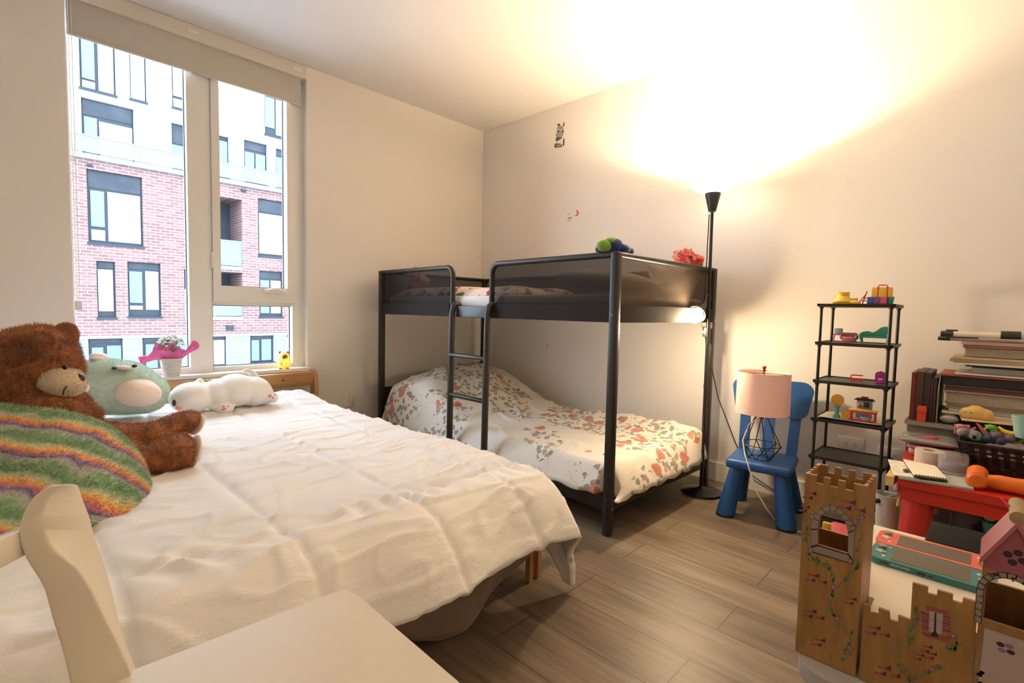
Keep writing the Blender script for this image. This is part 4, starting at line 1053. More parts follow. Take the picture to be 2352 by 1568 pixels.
lxx, lyy = -.395, -2.585
tl = thing('table_lamp', 'table lamp with pale pink drum shade and black wire cage base on the blue chair', 'table lamp', (lxx,lyy,.301))
zs = at(1750,948,'x',lxx).z; zt = at(1750,854,'x',lxx).z
M_wire = mat('black_wire', (.012,.010,.012), .4)
q = B(); n = 6; ring = lambda r, z, o_=0: [Vector((lxx+r*math.cos(2*PI*k/n+o_), lyy+r*math.sin(2*PI*k/n+o_), z)) for k in range(n)]
r0_, r1_, r2_ = ring(.055,.304), ring(.098,.375,PI/6), ring(.016, zs+.012)
for k in range(n):
    for a, b_ in ((r0_[k], r0_[(k+1)%n]), (r1_[k], r1_[(k+1)%n]), (r0_[k], r1_[k]), (r0_[(k+1)%n], r1_[k]), (r1_[k], r2_[k])): q.tube([a, b_], .0024, 6)
obj('wire_cage', q, M_wire, tl)
q = B(); q.tube([(lxx,lyy,zs-.03),(lxx,lyy,zs+.07)], .010, 12); q.tube([(lxx,lyy,zs+.07),(lxx,lyy,zt+.004)], .003, 8); obj('lamp_stem', q, M_wire, tl)
M_shade = mat('pink_linen_shade', (.86,.56,.47), .85, bump=(400,.05), emit=((1,.50,.38), .06))  # lamp is off; faint emission imitates light coming through the linen
q = B(); q.lathe((lxx,lyy,0), [(.126,zs),(.123,zt),(.121,zt),(.124,zs)], 48); bm_ = q.bm; sdh = obj('drum_shade', q, M_shade, tl, ang=60)
q = B()
for k in range(3): a = 2*PI*k/3+.5; q.tube([(lxx,lyy,zt-.006),(lxx+.121*math.cos(a),lyy+.121*math.sin(a),zt-.003)], .0018, 6)
obj('shade_spider', q, M_wire, sdh)
q = B(); q.ell((lxx,lyy,zt+.010),(.009,.009,.008)); q.ell((lxx,lyy,zt+.024),(.010,.010,.009)); obj('finial', q, mat('red_finial', (.22,.01,.015), .25), tl)
q = B(); q.tube([(lxx,lyy,zs-.01), at(1720,975,'x',lxx-.07), at(1706,1010,'x',lxx-.10), at(1711,1045,'x',lxx-.15), at(1722,1080,'x',lxx-.185), at(1738,1130,'x',lxx-.19), at(1762,1170,'x',lxx-.19), at(1785,1200,'z',.006), at(1815,1216,'z',.004), at(1840,1222,'z',.004)], .0030, 6)
obj('power_cord', q, mat('white_cord', (.72,.64,.60), .5), tl)

# ================================================================== black shelf rack and the doll furniture on it
sr = thing('shelf_rack', 'narrow black shelf rack with thin shelves against the right wall', 'shelf', (-.345,-2.97,0))
SX0, SX1, SY0, SY1 = -.475, -.225, -3.112, -2.822
SZS = [1.092, .917, .741, .563, .387, .205, .03]
for z in SZS:
    q = B(); q.rbox((SX0,SY0,z-.014),(SX1,SY1,z-.004),.003,1)
    for A_, C_ in (((SX0,SY0,z-.006),(SX0+.008,SY1,z)),((SX1-.008,SY0,z-.006),(SX1,SY1,z)),((SX0,SY0,z-.006),(SX1,SY0+.008,z)),((SX0,SY1-.008,z-.006),(SX1,SY1,z))): q.mm(A_, C_)
    obj('shelf', q, M_blackp, sr)
for x in (SX0+.012, SX1-.012):
    for y in (SY0+.016, SY1-.016):
        q = B(); q.cyl((x,y,0),(x,y,1.088),.0065,n=12)
        for z in SZS: q.cyl((x,y,z-.022),(x,y,z-.010),.0095,n=12)
        obj('upright', q, M_black, sr)
def sp_(px, py, x=-.40): return at(px, py, 'x', x)
def col(name, c, r=.4, **k): return mat(name, c, r, **k)
Y_ = col('toy_yellow', (.85,.56,.06)); PK = col('toy_pink', (.66,.10,.20)); MG = col('toy_magenta', (.38,.02,.22)); TG = col('toy_teal_green', (.05,.36,.24)); TQ = col('toy_turquoise', (.10,.42,.42)); RD = col('toy_red', (.62,.03,.04)); BLU = col('toy_blue', (.05,.14,.45)); PUR = col('toy_purple', (.28,.07,.30)); OR = col('toy_orange', (.62,.30,.03)); GY = col('toy_grey', (.30,.36,.38)); WH = col('toy_white', (.78,.74,.70)); DKK = col('toy_dark', (.03,.03,.05))
ZT = SZS[0]
c = sp_(1943,690); c.z = ZT
t = thing('toy_boots', 'yellow toy bathroom set shaped like a tub and stool on top of the rack, left', 'toy', c); t.name = 'toy_bathroom'
q = B(); q.lathe(c+Vector((0,.012,0)), [(0,0),(.038,0),(.040,.012),(.028,.030),(.022,.036),(.022,.050),(.018,.050),(.018,.036),(0,.034)], 28); obj('basin', q, Y_, t)
q = B(); q.rbox(c+Vector((-.012,-.012,.030)), c+Vector((.012,-.002,.054)), .003); q.rbox(c+Vector((-.012,-.014,.050)), c+Vector((.012,.030,.055)), .002); obj('backboard', q, Y_, t)
q = B(); q.lathe(c+Vector((-.004,-.034,0)), [(0,0),(.024,0),(.024,.008),(.012,.020),(.014,.026),(0,.026)], 24); obj('stool', q, Y_, t)
c = sp_(2018,690); c.z = ZT
t = thing('toy_ladder_playset', 'colourful toy playset with red ladder, yellow panel and red handle on top of the rack', 'toy', c)
for k_, (dy, mm_) in enumerate(((.028,BLU),(.004,PUR),(-.020,PK))):
    q = B(); q.rbox(c+Vector((-.018,dy-.012,0)), c+Vector((.018,dy+.011,.032)), .002); q.rbox(c+Vector((-.024,dy-.012,0)), c+Vector((-.018,dy+.011,.014)), .002); obj('drawer_block', q, mm_, t)
q = B(); q.rbox(c+Vector((.020,-.046,.0)), c+Vector((.026,.030,.075)), .004); obj('yellow_panel', q, Y_, t)
q = B()
for dy, dd in ((.030,0),(.030,.022)):
    pass
q.tube([c+Vector((-.01,.074,0)), c+Vector((-.005,.050,.040))], .0022, 6); q.tube([c+Vector((.008,.060,0)), c+Vector((.0,.044,.058))], .0022, 6); q.tube([c+Vector((-.008,.064,.016)), c+Vector((-.004,.040,.014))], .0018, 6); q.tube([c+Vector((-.006,.058,.028)), c+Vector((-.004,.040,.027))], .0018, 6)
obj('toy_ladder', q, RD, t)
q = B(); q.tube([c+Vector((-.010,.004,.030)), c+Vector((-.010,.002,.080)), c+Vector((-.010,-.002,.084)), c+Vector((-.010,-.026,.083)), c+Vector((-.010,-.030,.079)), c+Vector((-.010,-.030,.030))], .0024, 8); q.ell(c+Vector((-.010,.003,.071)), .005, n=10); q.ell(c+Vector((-.010,-.030,.071)), .005, n=10); obj('handle', q, RD, t)
q = B(); q.lathe(c+Vector((.0,-.042,0)), [(0,0),(.010,0),(.014,.032),(.012,.032),(.008,.004),(0,.004)], 16); obj('cup', q, TG, t)
ZT = SZS[1]
c = sp_(1925,782); c.z = ZT
t = thing('toy_vanity', 'pink toy vanity stool with a pale blue block on top, second shelf of the rack', 'toy', c)
q = B(); q.rbox(c+Vector((-.014,-.018,.032)), c+Vector((.014,.020,.038)), .003)
for s_ in (-.015,.015): q.tube([c+Vector((0,s_,.034)), c+Vector((0,s_*1.25,.012)), c+Vector((0,s_*1.1,0))], .003, 8)
obj('table', q, PK, t); q = B(); q.rbox(c+Vector((-.012,-.015,.038)), c+Vector((.012,.017,.064)), .004); obj('blue_block', q, mat('toy_pale_blue', (.28,.46,.50), .5), t)
c = sp_(1950,783); c.z = ZT
t = thing('toy_armchair', 'small rose pink toy armchair on the second shelf of the rack', 'toy', c)
q = B(); q.rbox(c+Vector((-.018,-.026,0)), c+Vector((.018,.028,.022)), .005); q.rbox(c+Vector((.004,-.030,.018)), c+Vector((.018,.030,.045)), .006); q.ell(c+Vector((-.004,-.029,.026)), (.016,.007,.012), n=12); q.ell(c+Vector((-.004,.030,.026)), (.016,.007,.012), n=12); obj('armchair', q, mat('toy_rose', (.48,.12,.20), .45), t)
q = B(); q.rbox(c+Vector((-.020,-.024,.020)), c+Vector((.010,.026,.027)), .003); obj('cushion', q, mat('toy_light_rose', (.75,.42,.44), .5), t)
c = sp_(2008,785); c.z = ZT
t = thing('toy_settee', 'teal green toy settee with a curled back on the second shelf of the rack', 'toy', c)
q = B(); q.rbox(c+Vector((-.020,-.052,.026)), c+Vector((.018,.052,.034)), .003); obj('seat', q, TG, t)
q = B(); pr = [(0,.052,.030),(0,.052,.050),(0,.030,.056),(0,.008,.050),(0,-.006,.060),(0,-.020,.074),(0,-.038,.078),(0,-.052,.070),(0,-.056,.054),(0,-.052,.030)]
q.prism([c+Vector(p)+Vector((.012,0,0)) for p in pr], (.006,0,0)); q.bevel(.002); obj('curved_back', q, TG, t)
for sy_ in (-.048,.048):
    for sx_ in (-.016,.014):
        q = B(); q.tube([c+Vector((sx_,sy_,.046 if sx_ < 0 else .030)), c+Vector((sx_-.002,sy_*1.10,.034)), c+Vector((sx_,sy_*.98,.014)), c+Vector((sx_-.003,sy_*1.02,.0))], [.005,.006,.004,.005], 8); obj('leg', q, TG, t)
ZT = SZS[2]
c = sp_(1967,866); c.z = ZT
t = thing('toy_bed_frame', 'small red toy frame of thin bars on the third shelf of the rack', 'toy', c)
q = B()
for z_, y0_, y1_ in ((.006,-.024,.020),(.012,-.024,.020),(.030,-.024,.018)): q.tube([c+Vector((-.01,y1_,z_)), c+Vector((-.014,y0_,z_+.001))], .0022, 6); q.tube([c+Vector((.014,y1_,z_)), c+Vector((.012,y0_,z_))], .0018, 6)
q.tube([c+Vector((-.01,.019,0)), c+Vector((-.01,.019,.031))], .0022, 6); q.tube([c+Vector((-.014,-.024,0)), c+Vector((-.014,-.024,.012))], .0022, 6); q.tube([c+Vector((-.01,.019,.006)), c+Vector((.014,.020,.006))], .002, 6); obj('bars', q, RD, t)
c = sp_(2022,872); c.z = ZT
t = thing('toy_headboard', 'magenta toy high backed chair on the third shelf of the rack', 'toy', c); t.name = 'toy_throne'
q = B(); pr = [(0,.020,0),(0,.020,.044),(0,.014,.052),(0,0,.057),(0,-.014,.052),(0,-.020,.044),(0,-.020,0)]; q.prism([c+Vector(p) for p in pr], (.008,0,0)); q.bevel(.002); q.rbox(c+Vector((-.014,-.018,0)), c+Vector((.002,.018,.012)), .002); obj('chair_body', q, MG, t)
q = B(); q.rbox(c+Vector((-.004,-.009,.018)), c+Vector((.001,.008,.024)), .0015); obj('label_plate', q, WH, t)
ZT = SZS[3]
q = B()
def pap(u, v): return (-.462+.225*u, -3.085+.245*v, ZT-.002+.003+.004*abs(N(u*3,v*3,1))+.006*max(0,.15-u)/.15)
q.grid(pap, 16, 16); tag(obj('paper_sheet', q, M_paper, solid=.001, ang=180), 'crumpled white paper lining under toys on the fourth shelf of the rack', 'paper')
ZT += .006
c = sp_(1922,948); c.z = ZT
t = thing('toy_fountain', 'teal toy stand carrying a round orange disc on the fourth shelf of the rack', 'toy', c)
q = B(); q.lathe(c, [(0,0),(.017,0),(.015,.006),(.009,.014),(.008,.040),(.012,.048),(.018,.054),(0,.054)], 20); obj('stand', q, TQ, t)
q = B(); q.cyl(c+Vector((-.004,0,.080)), c+Vector((.004,0,.080)), .026, n=32); obj('disc', q, OR, t)
c = sp_(1942,950,-.42); c.z = ZT
q = B(); q.cyl(c+Vector((-.003,0,.022)), c+Vector((.003,0,.022)), .016, n=28); q.rbox(c+Vector((-.008,-.012,0)), c+Vector((.008,.012,.008)), .002); tag(obj('toy_disc', q, [OR]), 'small orange toy disc in a holder beside the teal stand on the rack', 'toy')
c = sp_(1982,955,-.41); c.z = ZT
t = thing('toy_table', 'red toy table with a yellow top and a grey bowl beneath, fourth shelf', 'toy', c)
q = B(); q.rbox(c+Vector((-.018,-.052,.046)), c+Vector((.018,.052,.051)), .002); obj('tabletop', q, Y_, t)
q = B(); q.rbox(c+Vector((-.017,-.050,.036)), c+Vector((.017,.050,.046)), .002)
for s_ in (-.045,.045): q.rbox(c+Vector((-.014,s_-.004,0)), c+Vector((.014,s_+.004,.038)), .002)
q.rbox(c+Vector((-.014,-.046,0)), c+Vector((.014,.046,.005)), .001); obj('trestle', q, RD, t)
c2 = c+Vector((-.006,-.012,.006)); q = B(); q.lathe(c2, [(0,0),(.010,0),(.020,.018),(.018,.018),(.009,.003),(0,.003)], 24, wob=lambda t_,j,r,z:(r*(1+.25*abs(math.sin(t_))), z)); tag(obj('toy_bowl', q, GY), 'grey toy bathtub bowl tucked under the red toy table', 'toy')
c = sp_(1985,938,-.33); c.z = ZT
t = thing('toy_house', 'small toy house front with a dark roof behind the red toy table', 'toy', c)
q = B(); q.rbox(c+Vector((-.006,-.030,0)), c+Vector((.006,.030,.082)), .002); obj('wall', q, GY, t)
q = B(); q.prism([c+Vector((-.010,-.040,.082)), c+Vector((-.010,-.030,.092)), c+Vector((-.010,.030,.092)), c+Vector((-.010,.042,.082))], (.02,0,0)); obj('roof', q, DKK, t)
q = B(); q.rbox(c+Vector((-.009,-.020,.052)), c+Vector((-.005,.002,.074)), .001); obj('toy_window', q, DKK, t)
q = B(); q.rbox(c+Vector((-.008,-.014,.092)), c+Vector((.004,.014,.100)), .002); obj('sign', q, RD, t)
q = B(); q.ell(c+Vector((-.010,.018,.056)), (.004,.008,.010), n=12); obj('pink_figure', q, PK, t)

# ================================================================== red child table with clutter
M_red = mat('red_plastic', (.50,.022,.008), .40, bump=(260,.04))
rt_ = thing('child_table', 'bright red plastic child table covered with craft clutter by the right wall', 'table', (-.66,-3.58,0))
q = B(); q.prism([(-.945,-3.205,.452),(-.385,-3.170,.452),(-.385,-3.95,.452),(-.945,-3.98,.452)], (0,0,.028)); q.bevel(.008,3); obj('tabletop', q, M_red, rt_)
q = B()
q.prism([(-.935,-3.215,.405),(-.910,-3.215,.405),(-.910,-3.97,.405),(-.935,-3.97,.405)], (0,0,.05)); q.prism([(-.92,-3.215,.405),(-.40,-3.185,.405),(-.40,-3.205,.405),(-.92,-3.235,.405)], (0,0,.05)); obj('apron', q, M_red, rt_)
for x, y in ((-.885,-3.262),(-.445,-3.235),(-.885,-3.92),(-.445,-3.90)):
    q = B(); q.cyl((x+(-.012 if x < -.6 else .012),y+(.012 if y > -3.6 else -.012),0),(x,y,.452),.056,.040,n=28); obj('leg', q, M_red, rt_)
TZ = .4805
# low cabinet behind the table
lc = thing('low_cabinet', 'grey topped low cabinet behind the red table carrying books and folders', 'cabinet', (-.2,-3.55,0))
q = B(); q.mm((-.350,-3.165,0),(-.015,-3.95,.575)); obj('cabinet_body', q, mat('cabinet_grey', (.30,.24,.19), .7), lc)
q = B(); q.mm((-.375,-3.158,.577),(-.015,-3.95,.594)); q.bevel(.002,1); obj('cabinet_top', q, mat('cabinet_top', (.40,.34,.28), .6), lc)
# flat stack, from the bottom: (left px, z0, z1, material colour, edge colour or None, x front, label)
ST = [
 (2162,.596,.638,(.018,.016,.018),None,-.335,'black box file, lowest of the flat stack on the cabinet'),
 (2170,.640,.650,(.70,.66,.56),None,-.350,'white sheaf of paper poking out near the bottom of the stack'),
 (2182,.652,.660,(.66,.58,.46),None,-.330,'cream paper pad under the thick grey book in the stack'),
 (2177,.662,.682,(.60,.52,.40),'p',-.335,'book with cream page edges under the thick grey book'),
 (2174,.684,.728,(.33,.27,.21),'p',-.345,'thick grey beige book in the middle of the stack'),
 (2168,.730,.738,(.42,.28,.24),None,-.340,'thin pinkish folder lying on the thick grey book'),
 (2170,.740,.749,(.10,.035,.04),None,-.342,'thin dark plum folder with a pale edge in the stack'),
 (2172,.751,.760,(.14,.08,.07),None,-.338,'thin dark brown folder just below the black binder'),
 (2165,.762,.796,(.014,.013,.013),None,-.345,'black ring binder in the upper half of the stack'),
 (2158,.798,.806,(.36,.09,.07),None,-.350,'reddish brown folder lying on the black binder'),
 (2192,.808,.814,(.74,.70,.64),None,-.356,'short white card sticking out above the reddish folder'),
 (2230,.816,.838,(.36,.35,.32),None,-.335,'grey hardcover book under the large white sheet'),
 (2215,.840,.848,(.03,.03,.03),None,-.325,'thin black folder directly under the large white sheet'),
 (2187,.849,.856,(.80,.74,.62),None,-.362,'large white paper folder fanning out of the stack'),
 (2180,.858,.870,(.50,.36,.20),None,-.340,'tan folders bundled above the large white sheet'),
 (2183,.871,.880,(.56,.47,.32),None,-.345,'pale tan folder on the tan bundle'),
 (2210,.883,.917,(.56,.42,.26),'p',-.335,'thick tan book near the top of the stack'),
 (2206,.919,.928,(.30,.14,.12),None,-.340,'thin brown folder over the thick tan book'),
 (2203,.930,.942,(.56,.34,.28),None,-.338,'pinkish box lid forming the top of the stack'),
]
for i, (lx_, z0_, z1_, c_, e_, xf, lab) in enumerate(ST):
    y0_ = at(lx_, 870, 'x', xf).y; q = B(); rnd = random.Random(i)
    R_ = RZf(math.radians(rnd.uniform(-1.5,1.5)))
    mc = mat('stack_cover_%d' % i, c_, .6); nm = 'book' if e_ else ('binder' if 'binder' in lab or 'box' in lab else ('paper_pad' if 'paper' in lab or 'card' in lab or 'sheaf' in lab else 'folder'))
    yr = y0_-.30-.05*rnd.random()
    if e_:
        t = thing(nm, lab, 'book', ((xf-.1)/2-.02,(y0_+yr)/2,z0_), 'flat stack of books and folders')
        q.box(((xf-.09)/2,(y0_+yr)/2,z0_+.002),(abs(xf)-.09,y0_-yr,.003),R_); q.box(((xf-.09)/2,(y0_+yr)/2,z1_-.002),(abs(xf)-.09,y0_-yr,.003),R_); q.box((-.09-.003,(y0_+yr)/2,(z0_+z1_)/2),(.004,y0_-yr,z1_-z0_),R_); obj('cover', q, mc, t)
        q = B(); q.box(((xf-.09)/2,(y0_+yr)/2,(z0_+z1_)/2),(abs(xf)-.10,y0_-yr-.008,z1_-z0_-.007),R_); obj('pages', q, M_pages, t, smooth=False)
    else:
        q.box(((xf-.09)/2,(y0_+yr)/2,(z0_+z1_)/2),(abs(xf)-.09,y0_-yr,z1_-z0_),R_); q.bevel(.0012,1); tag(obj(nm, q, mc), lab, 'folder' if nm != 'paper_pad' else 'paper', 'flat stack of books and folders')
# poster tubes and rolled stand on top
A0, A1 = Vector((-.275,-3.285,.968)), Vector((-.275,-3.62,.966))
t = thing('rolled_easel_tube', 'cream poster tube with black end and knob lying on top of the book stack', 'tube', (-.275,-3.4,.944))
q = B(); q.cyl(A0+Vector((0,-.003,0)), A1, .0155, n=20); obj('tube', q, mat('tube_cream', (.70,.62,.50), .5), t)
q = B(); q.cyl(A0+Vector((0,.035,0)), A0+Vector((0,-.006,0)), .0145, .0165, n=20); q.mm(A0+Vector((-.005,-.020,.014)), A0+Vector((.005,.018,.021))); obj('end_cap', q, M_blackp, t)
ky = at(2320,780,'x',-.275).y; q = B(); q.cyl((-.275,ky+.028,.967),(-.275,ky-.030,.967),.023,n=20); obj('clamp_knob', q, M_blackp, t)
t = thing('tripod_leg', 'thin black and grey rod lying beside the cream tube on the stack', 'rod', (-.318,-3.4,.943))
q = B(); q.cyl((-.318,-3.285,.951),(-.318,-3.52,.951),.0075,n=14); obj('rod', q, mat('rod_grey', (.32,.30,.28), .4), t)
q = B(); q.cyl((-.318,-3.245,.951),(-.318,-3.285,.951),.008,.0085,n=14); q.mm((-.326,-3.37,.957),(-.310,-3.27,.961)); obj('rod_clip', q, M_blackp, t)
# upright folders
up = [(-3.170,-3.186,.800,(.20,.015,.012),'red edged folder standing upright at the far left of the cabinet'),
      (-3.187,-3.212,.806,(.075,.03,.018),'dark brown folder standing upright second from the left'),
      (-3.213,-3.236,.804,(.03,.025,.024),'black folder standing upright in the middle of the upright row'),
      (-3.237,-3.243,.780,(.16,.02,.04),'thin plum folder standing upright beside the black one'),
      (-3.244,-3.256,.785,(.025,.022,.024),'slim black folder standing upright at the right of the row')]
for (y0_, y1_, z_, c_, lab) in up:
    q = B(); q.prism([(-.355,y0_,.596),(-.09,y0_,.596),(-.09,y0_,z_),(-.355,y0_,z_)], (0,y1_-y0_+.001,0)); q.bevel(.001,1)
    tag(obj('folder', q, mat('upright_%d' % int(-y0_*1000), c_, .5)), lab, 'folder', 'upright folders on the cabinet')
q = B(); q.prism([(-.36,-3.259,.596),(-.05,-3.259,.596),(-.05,-3.259,.80),(-.30,-3.259,.80),(-.36,-3.259,.74)], (0,-.004,0)); tag(obj('bookend', q, mat('bookend_grey', (.36,.30,.25), .5, metal=.3)), 'grey bookend between the upright folders and the flat stack', 'bookend')
c = at(2117,944,'x',-.375); q = B(); q.rbox((-.378,c.y-.016,.630),(-.358,c.y+.016,.662),.003); q.mm((-.376,c.y-.014,.5945),(-.360,c.y+.014,.630)); tag(obj('marker_box', q, mat('signal_orange', (.80,.07,.03), .4)), 'small orange red box in front of the upright folders', 'box')
# clear pouch, pencil cases, container
M_clear = mat('clear_plastic', (.62,.58,.55), .15, alpha=.35, coat=.5)
q = B()
def pillowy(c, s, seed=0, nn=20):
    def f(sg):
        def g(u, v):
            x = 2*u-1; y = 2*v-1; k = max(0,(1-abs(x)**3)*(1-abs(y)**3))**.5
            return (c[0]+x*s[0], c[1]+y*s[1], c[2]+sg*s[2]*k*(1+.25*N(x*2+seed,y*2,seed)))
        return g
    q = B(); q.grid(f(1), nn, nn); q.grid(f(-1), nn, nn); bmesh.ops.remove_doubles(q.bm, verts=q.bm.verts[:], dist=1e-5); return q
c = at(2176,972,'x',-.345); tag(obj('silver_pouch', pillowy((-.320,-3.302,.618),(.05,.032,.020),3), mat('silver_cloth', (.40,.38,.35), .25, metal=.6), ang=180), 'crumpled silver grey pouch at the front of the flat stack', 'pouch')
q = B(); q.rbox((-.56,-3.325,.4815),(-.40,-3.192,.520),.018,4); t = thing('food_container', 'pink round cornered lidded container at the back left of the red table', 'container', (-.48,-3.26,.4815))
obj('tub', q, mat('clear_pink', (.62,.16,.16), .3, var=(9,(.50,.36,.32),.4,.6)), t); q = B(); q.rbox((-.565,-3.330,.515),(-.395,-3.187,.526),.005); obj('lid', q, mat('pink_lid', (.70,.24,.24), .3), t)
tag(obj('plastic_pouch', pillowy((-.48,-3.255,.545),(.10,.095,.017),7), mat('plastic_pouch', (.26,.19,.18), .25, var=(14,(.14,.24,.24),.45,.6), coat=.5), ang=180), 'shiny plastic pouch resting on the pink container', 'pouch')
q = B(); q.ell((-.53,-3.262,.562),(.012,.022,.004), n=14); tag(obj('red_badge', q, mat('badge_red', (.62,.05,.08), .4)), 'small oval red tag on the shiny plastic pouch', 'tag')
# tape roll and slime case
c = at(2133,1067,'z',TZ); r_ = .046
q = B(); q.lathe((c.x+.02,c.y,TZ), [(.022,.001),(r_,.001),(r_,.052),(.022,.052),(.022,.001)], 36); tag(obj('tape_roll', q, mat('tape_cream', (.62,.52,.40), .6)), 'fat cream roll of tape standing on its side behind the notepad', 'tape roll')
c = at(2187,1090,'z',TZ); t = thing('slime_jar', 'clear round jar of purple grey slime on the red table', 'jar', (c.x,c.y,TZ))
q = B(); q.lathe((c.x,c.y,TZ), [(0,.012),(.040,.012),(.042,.018),(.042,.070),(.038,.078),(0,.080)], 36); obj('dome', q, M_clear, t)
q = B(); q.lathe((c.x,c.y,TZ), [(0,0.001),(.043,.001),(.044,.006),(.044,.013),(.040,.016),(0,.016)], 36); obj('jar_base', q, mat('jar_base_clear', (.36,.32,.28), .25), t)
q = B(); q.lathe((c.x,c.y,TZ), [(0,.017),(.037,.017),(.038,.04),(.032,.045),(.015,.038),(0,.042)], 36); obj('slime', q, mat('purple_slime', (.13,.12,.20), .3), t)
# notebooks
q = B(); q.prism([(-.735,-3.170,TZ+.001),(-.964,-3.212,TZ+.001),(-.925,-3.400,TZ+.001),(-.700,-3.362,TZ+.001)], (0,0,.007)); q.bevel(.001,1)
tag(obj('notebook', q, mat('notebook_blue_grey', (.40,.45,.42), .6, var=(30,(.52,.36,.32),.60,.66))), 'pale blue grey notebook flat on the corner of the red table', 'notebook')
q = B(); q.prism([(-.740,-3.152,TZ+.0085),(-.962,-3.196,TZ+.0085),(-.945,-3.262,TZ+.0085),(-.735,-3.240,TZ+.0085)], (0,0,.003)); tag(obj('paper_pad', q, mat('pad_white', (.72,.68,.56), .8, var=(40,(.58,.56,.48),.5,.56))), 'white printed pad at the left edge of the blue grey notebook', 'paper')
q = B(); q.mm((-.80,-3.196,.445),(-.945,-3.172,.4795)); tag(obj('sticky_pad', q, mat('pad_yellow', (.66,.46,.16), .7)), 'yellow pad jutting from the left side of the red table', 'pad')
t = thing('spiral_notepad', 'cream spiral notepad with black wire binding on the blue grey notebook', 'notepad', (-.84,-3.27,TZ+.012))
P4 = [Vector((-.736,-3.198,0)),Vector((-.756,-3.292,0)),Vector((-.923,-3.336,0)),Vector((-.952,-3.251,0))]
q = B(); q.prism([p+Vector((0,0,TZ+.012)) for p in P4], (0,0,.004)); obj('backing', q, mat('pad_black', (.02,.018,.018), .6), t)
q = B(); q.prism([P4[0]+Vector((0,0,TZ+.0165)),P4[1]+Vector((0,0,TZ+.0165)),P4[2].lerp(P4[1],.05)+Vector((0,0,TZ+.0165)),P4[3].lerp(P4[0],.05)+Vector((0,0,TZ+.0165))], (0,0,.005)); obj('pages', q, M_paper, t)
q = B()
for k in range(11):
    p = P4[3].lerp(P4[2], (k+.7)/11.5)+Vector((.006,0,TZ+.017)); d = (P4[0]-P4[3]).normalized()
    q.tube([p+d*.006*math.cos(a)+Vector((0,0,.0065*math.sin(a))) for a in [2*PI*j/8 for j in range(8)]], .0009, 5, closed=True)
obj('wire_binding', q, M_black, t)
q = B(); c = at(2085,1078,'z',TZ+.02); q.ell((c.x,c.y+.004,TZ+.016),(.02,.010,.004)); tag(obj('hair_clip', q, mat('dark_clip', (.05,.03,.03), .35)), 'dark oval hair clip between the white pad and the spiral notepad', 'hair clip')
# orange toy hammer
t = thing('toy_hammer', 'orange plastic toy hammer lying along the front of the red table', 'toy', (-.89,-3.5,TZ))
M_or = mat('orange_plastic', (.72,.15,.012), .35)
q = B(); q.lathe((-.865,-3.405,TZ+.034), [(0,-.045),(.020,-.045),(.028,-.038),(.027,-.02),(.025,0),(.027,.02),(.028,.038),(.020,.045),(0,.045)], 28, R=Matrix.Rotation(math.radians(84),4,'Y')@RZf(.3)); obj('head', q, M_or, t)
q = B(); q.lathe((-.87,-3.43,TZ+.028), [(0,0),(.020,0),(.025,.03),(.024,.06),(.027,.11),(.029,.30),(.020,.31),(0,.31)], 24, R=Matrix.Rotation(math.radians(90),4,'X')); obj('handle', q, M_or, t)
# yellow animal plush on papers
c = at(2240,950,'x',-.42)
tag(obj('paper_sheet', (lambda q: (q.prism([(-.50,-3.345,.640),(-.35,-3.33,.640),(-.35,-3.50,.640),(-.47,-3.50,.640)], (0,0,.002)), q)[1])(B()), mat('kraft', (.60,.42,.24), .8)), 'loose tan sheet under the yellow animal in front of the stack', 'paper')
t = thing('yellow_animal', 'small lumpy yellow animal toy perched in front of the book stack', 'toy', c-Vector((0,0,.026)))
q = B()
for dy, dz, r_ in ((.022,-.002,.026),(-.005,.004,.030),(-.030,-.002,.026),(.008,.022,.012),(.034,.0,.014),(-.045,-.012,.016),(.02,-.016,.016),(-.02,-.016,.018)): q.ell(c+Vector((0,dy,dz)), r_, n=16)
tmp = bake(obj('body', q, mat('yellow_plush', (.72,.47,.13), .8), t), .0045, 3)
for dy in (.012,.030): q = B(); q.ell(c+Vector((-.026,dy,.006)), .0022, n=8); obj('eye', q, mat('bead_black', (0,0,0)), t)
# black basket of toys
bkx0, bkx1, bky0, bky1 = -.735, -.415, -3.348, -3.80
bs = thing('plastic_basket', 'black plastic basket heaped with small toys on the red table', 'basket', ((bkx0+bkx1)/2,(bky0+bky1)/2,TZ))
q = B(); zt_ = .598
q.mm((bkx0+.02,bky1+.02,TZ+.001),(bkx1-.02,bky0-.03,TZ+.006))
def wallb(p0, p1, q0, q1):
    """lattice wall from floor edge p0-p1 to rim edge q0-q1"""
    p0, p1, q0, q1 = map(Vector, (p0, p1, q0, q1)); L_ = (p1-p0).length; nv = max(4, int(L_/.026)); n_ = (p1-p0).cross(q0-p0).normalized()*.003
    def strip(u0, u1, v0, v1):
        f = lambda u, v: p0.lerp(p1,u).lerp(q0.lerp(q1,u),v)
        q.prism([f(u0,v0), f(u1,v0), f(u1,v1), f(u0,v1)], n_)
    for v0, v1 in ((0,.16),(.22,.34),(.40,.66),(.72,.80),(.86,1)): strip(0,1,v0,v1)
    for k in range(nv+1): strip(max(0,k/nv-.30/nv), min(1,k/nv+.30/nv), 0, 1)
fl_ = [(bkx0+.02,bky0-.03,TZ+.002),(bkx0+.02,bky1+.02,TZ+.002),(bkx1-.02,bky1+.02,TZ+.002),(bkx1-.02,bky0-.03,TZ+.002)]; rm_ = [(bkx0,bky0,zt_),(bkx0,bky1,zt_),(bkx1,bky1,zt_),(bkx1,bky0,zt_)]
for k in range(4): wallb(fl_[k], fl_[(k+1)%4], rm_[k], rm_[(k+1)%4])
obj('lattice_wall', q, M_blackp, bs, smooth=False)
q = B(); q.tube([Vector(p) for p in rm_], .005, 8, closed=True); obj('rim', q, M_blackp, bs)
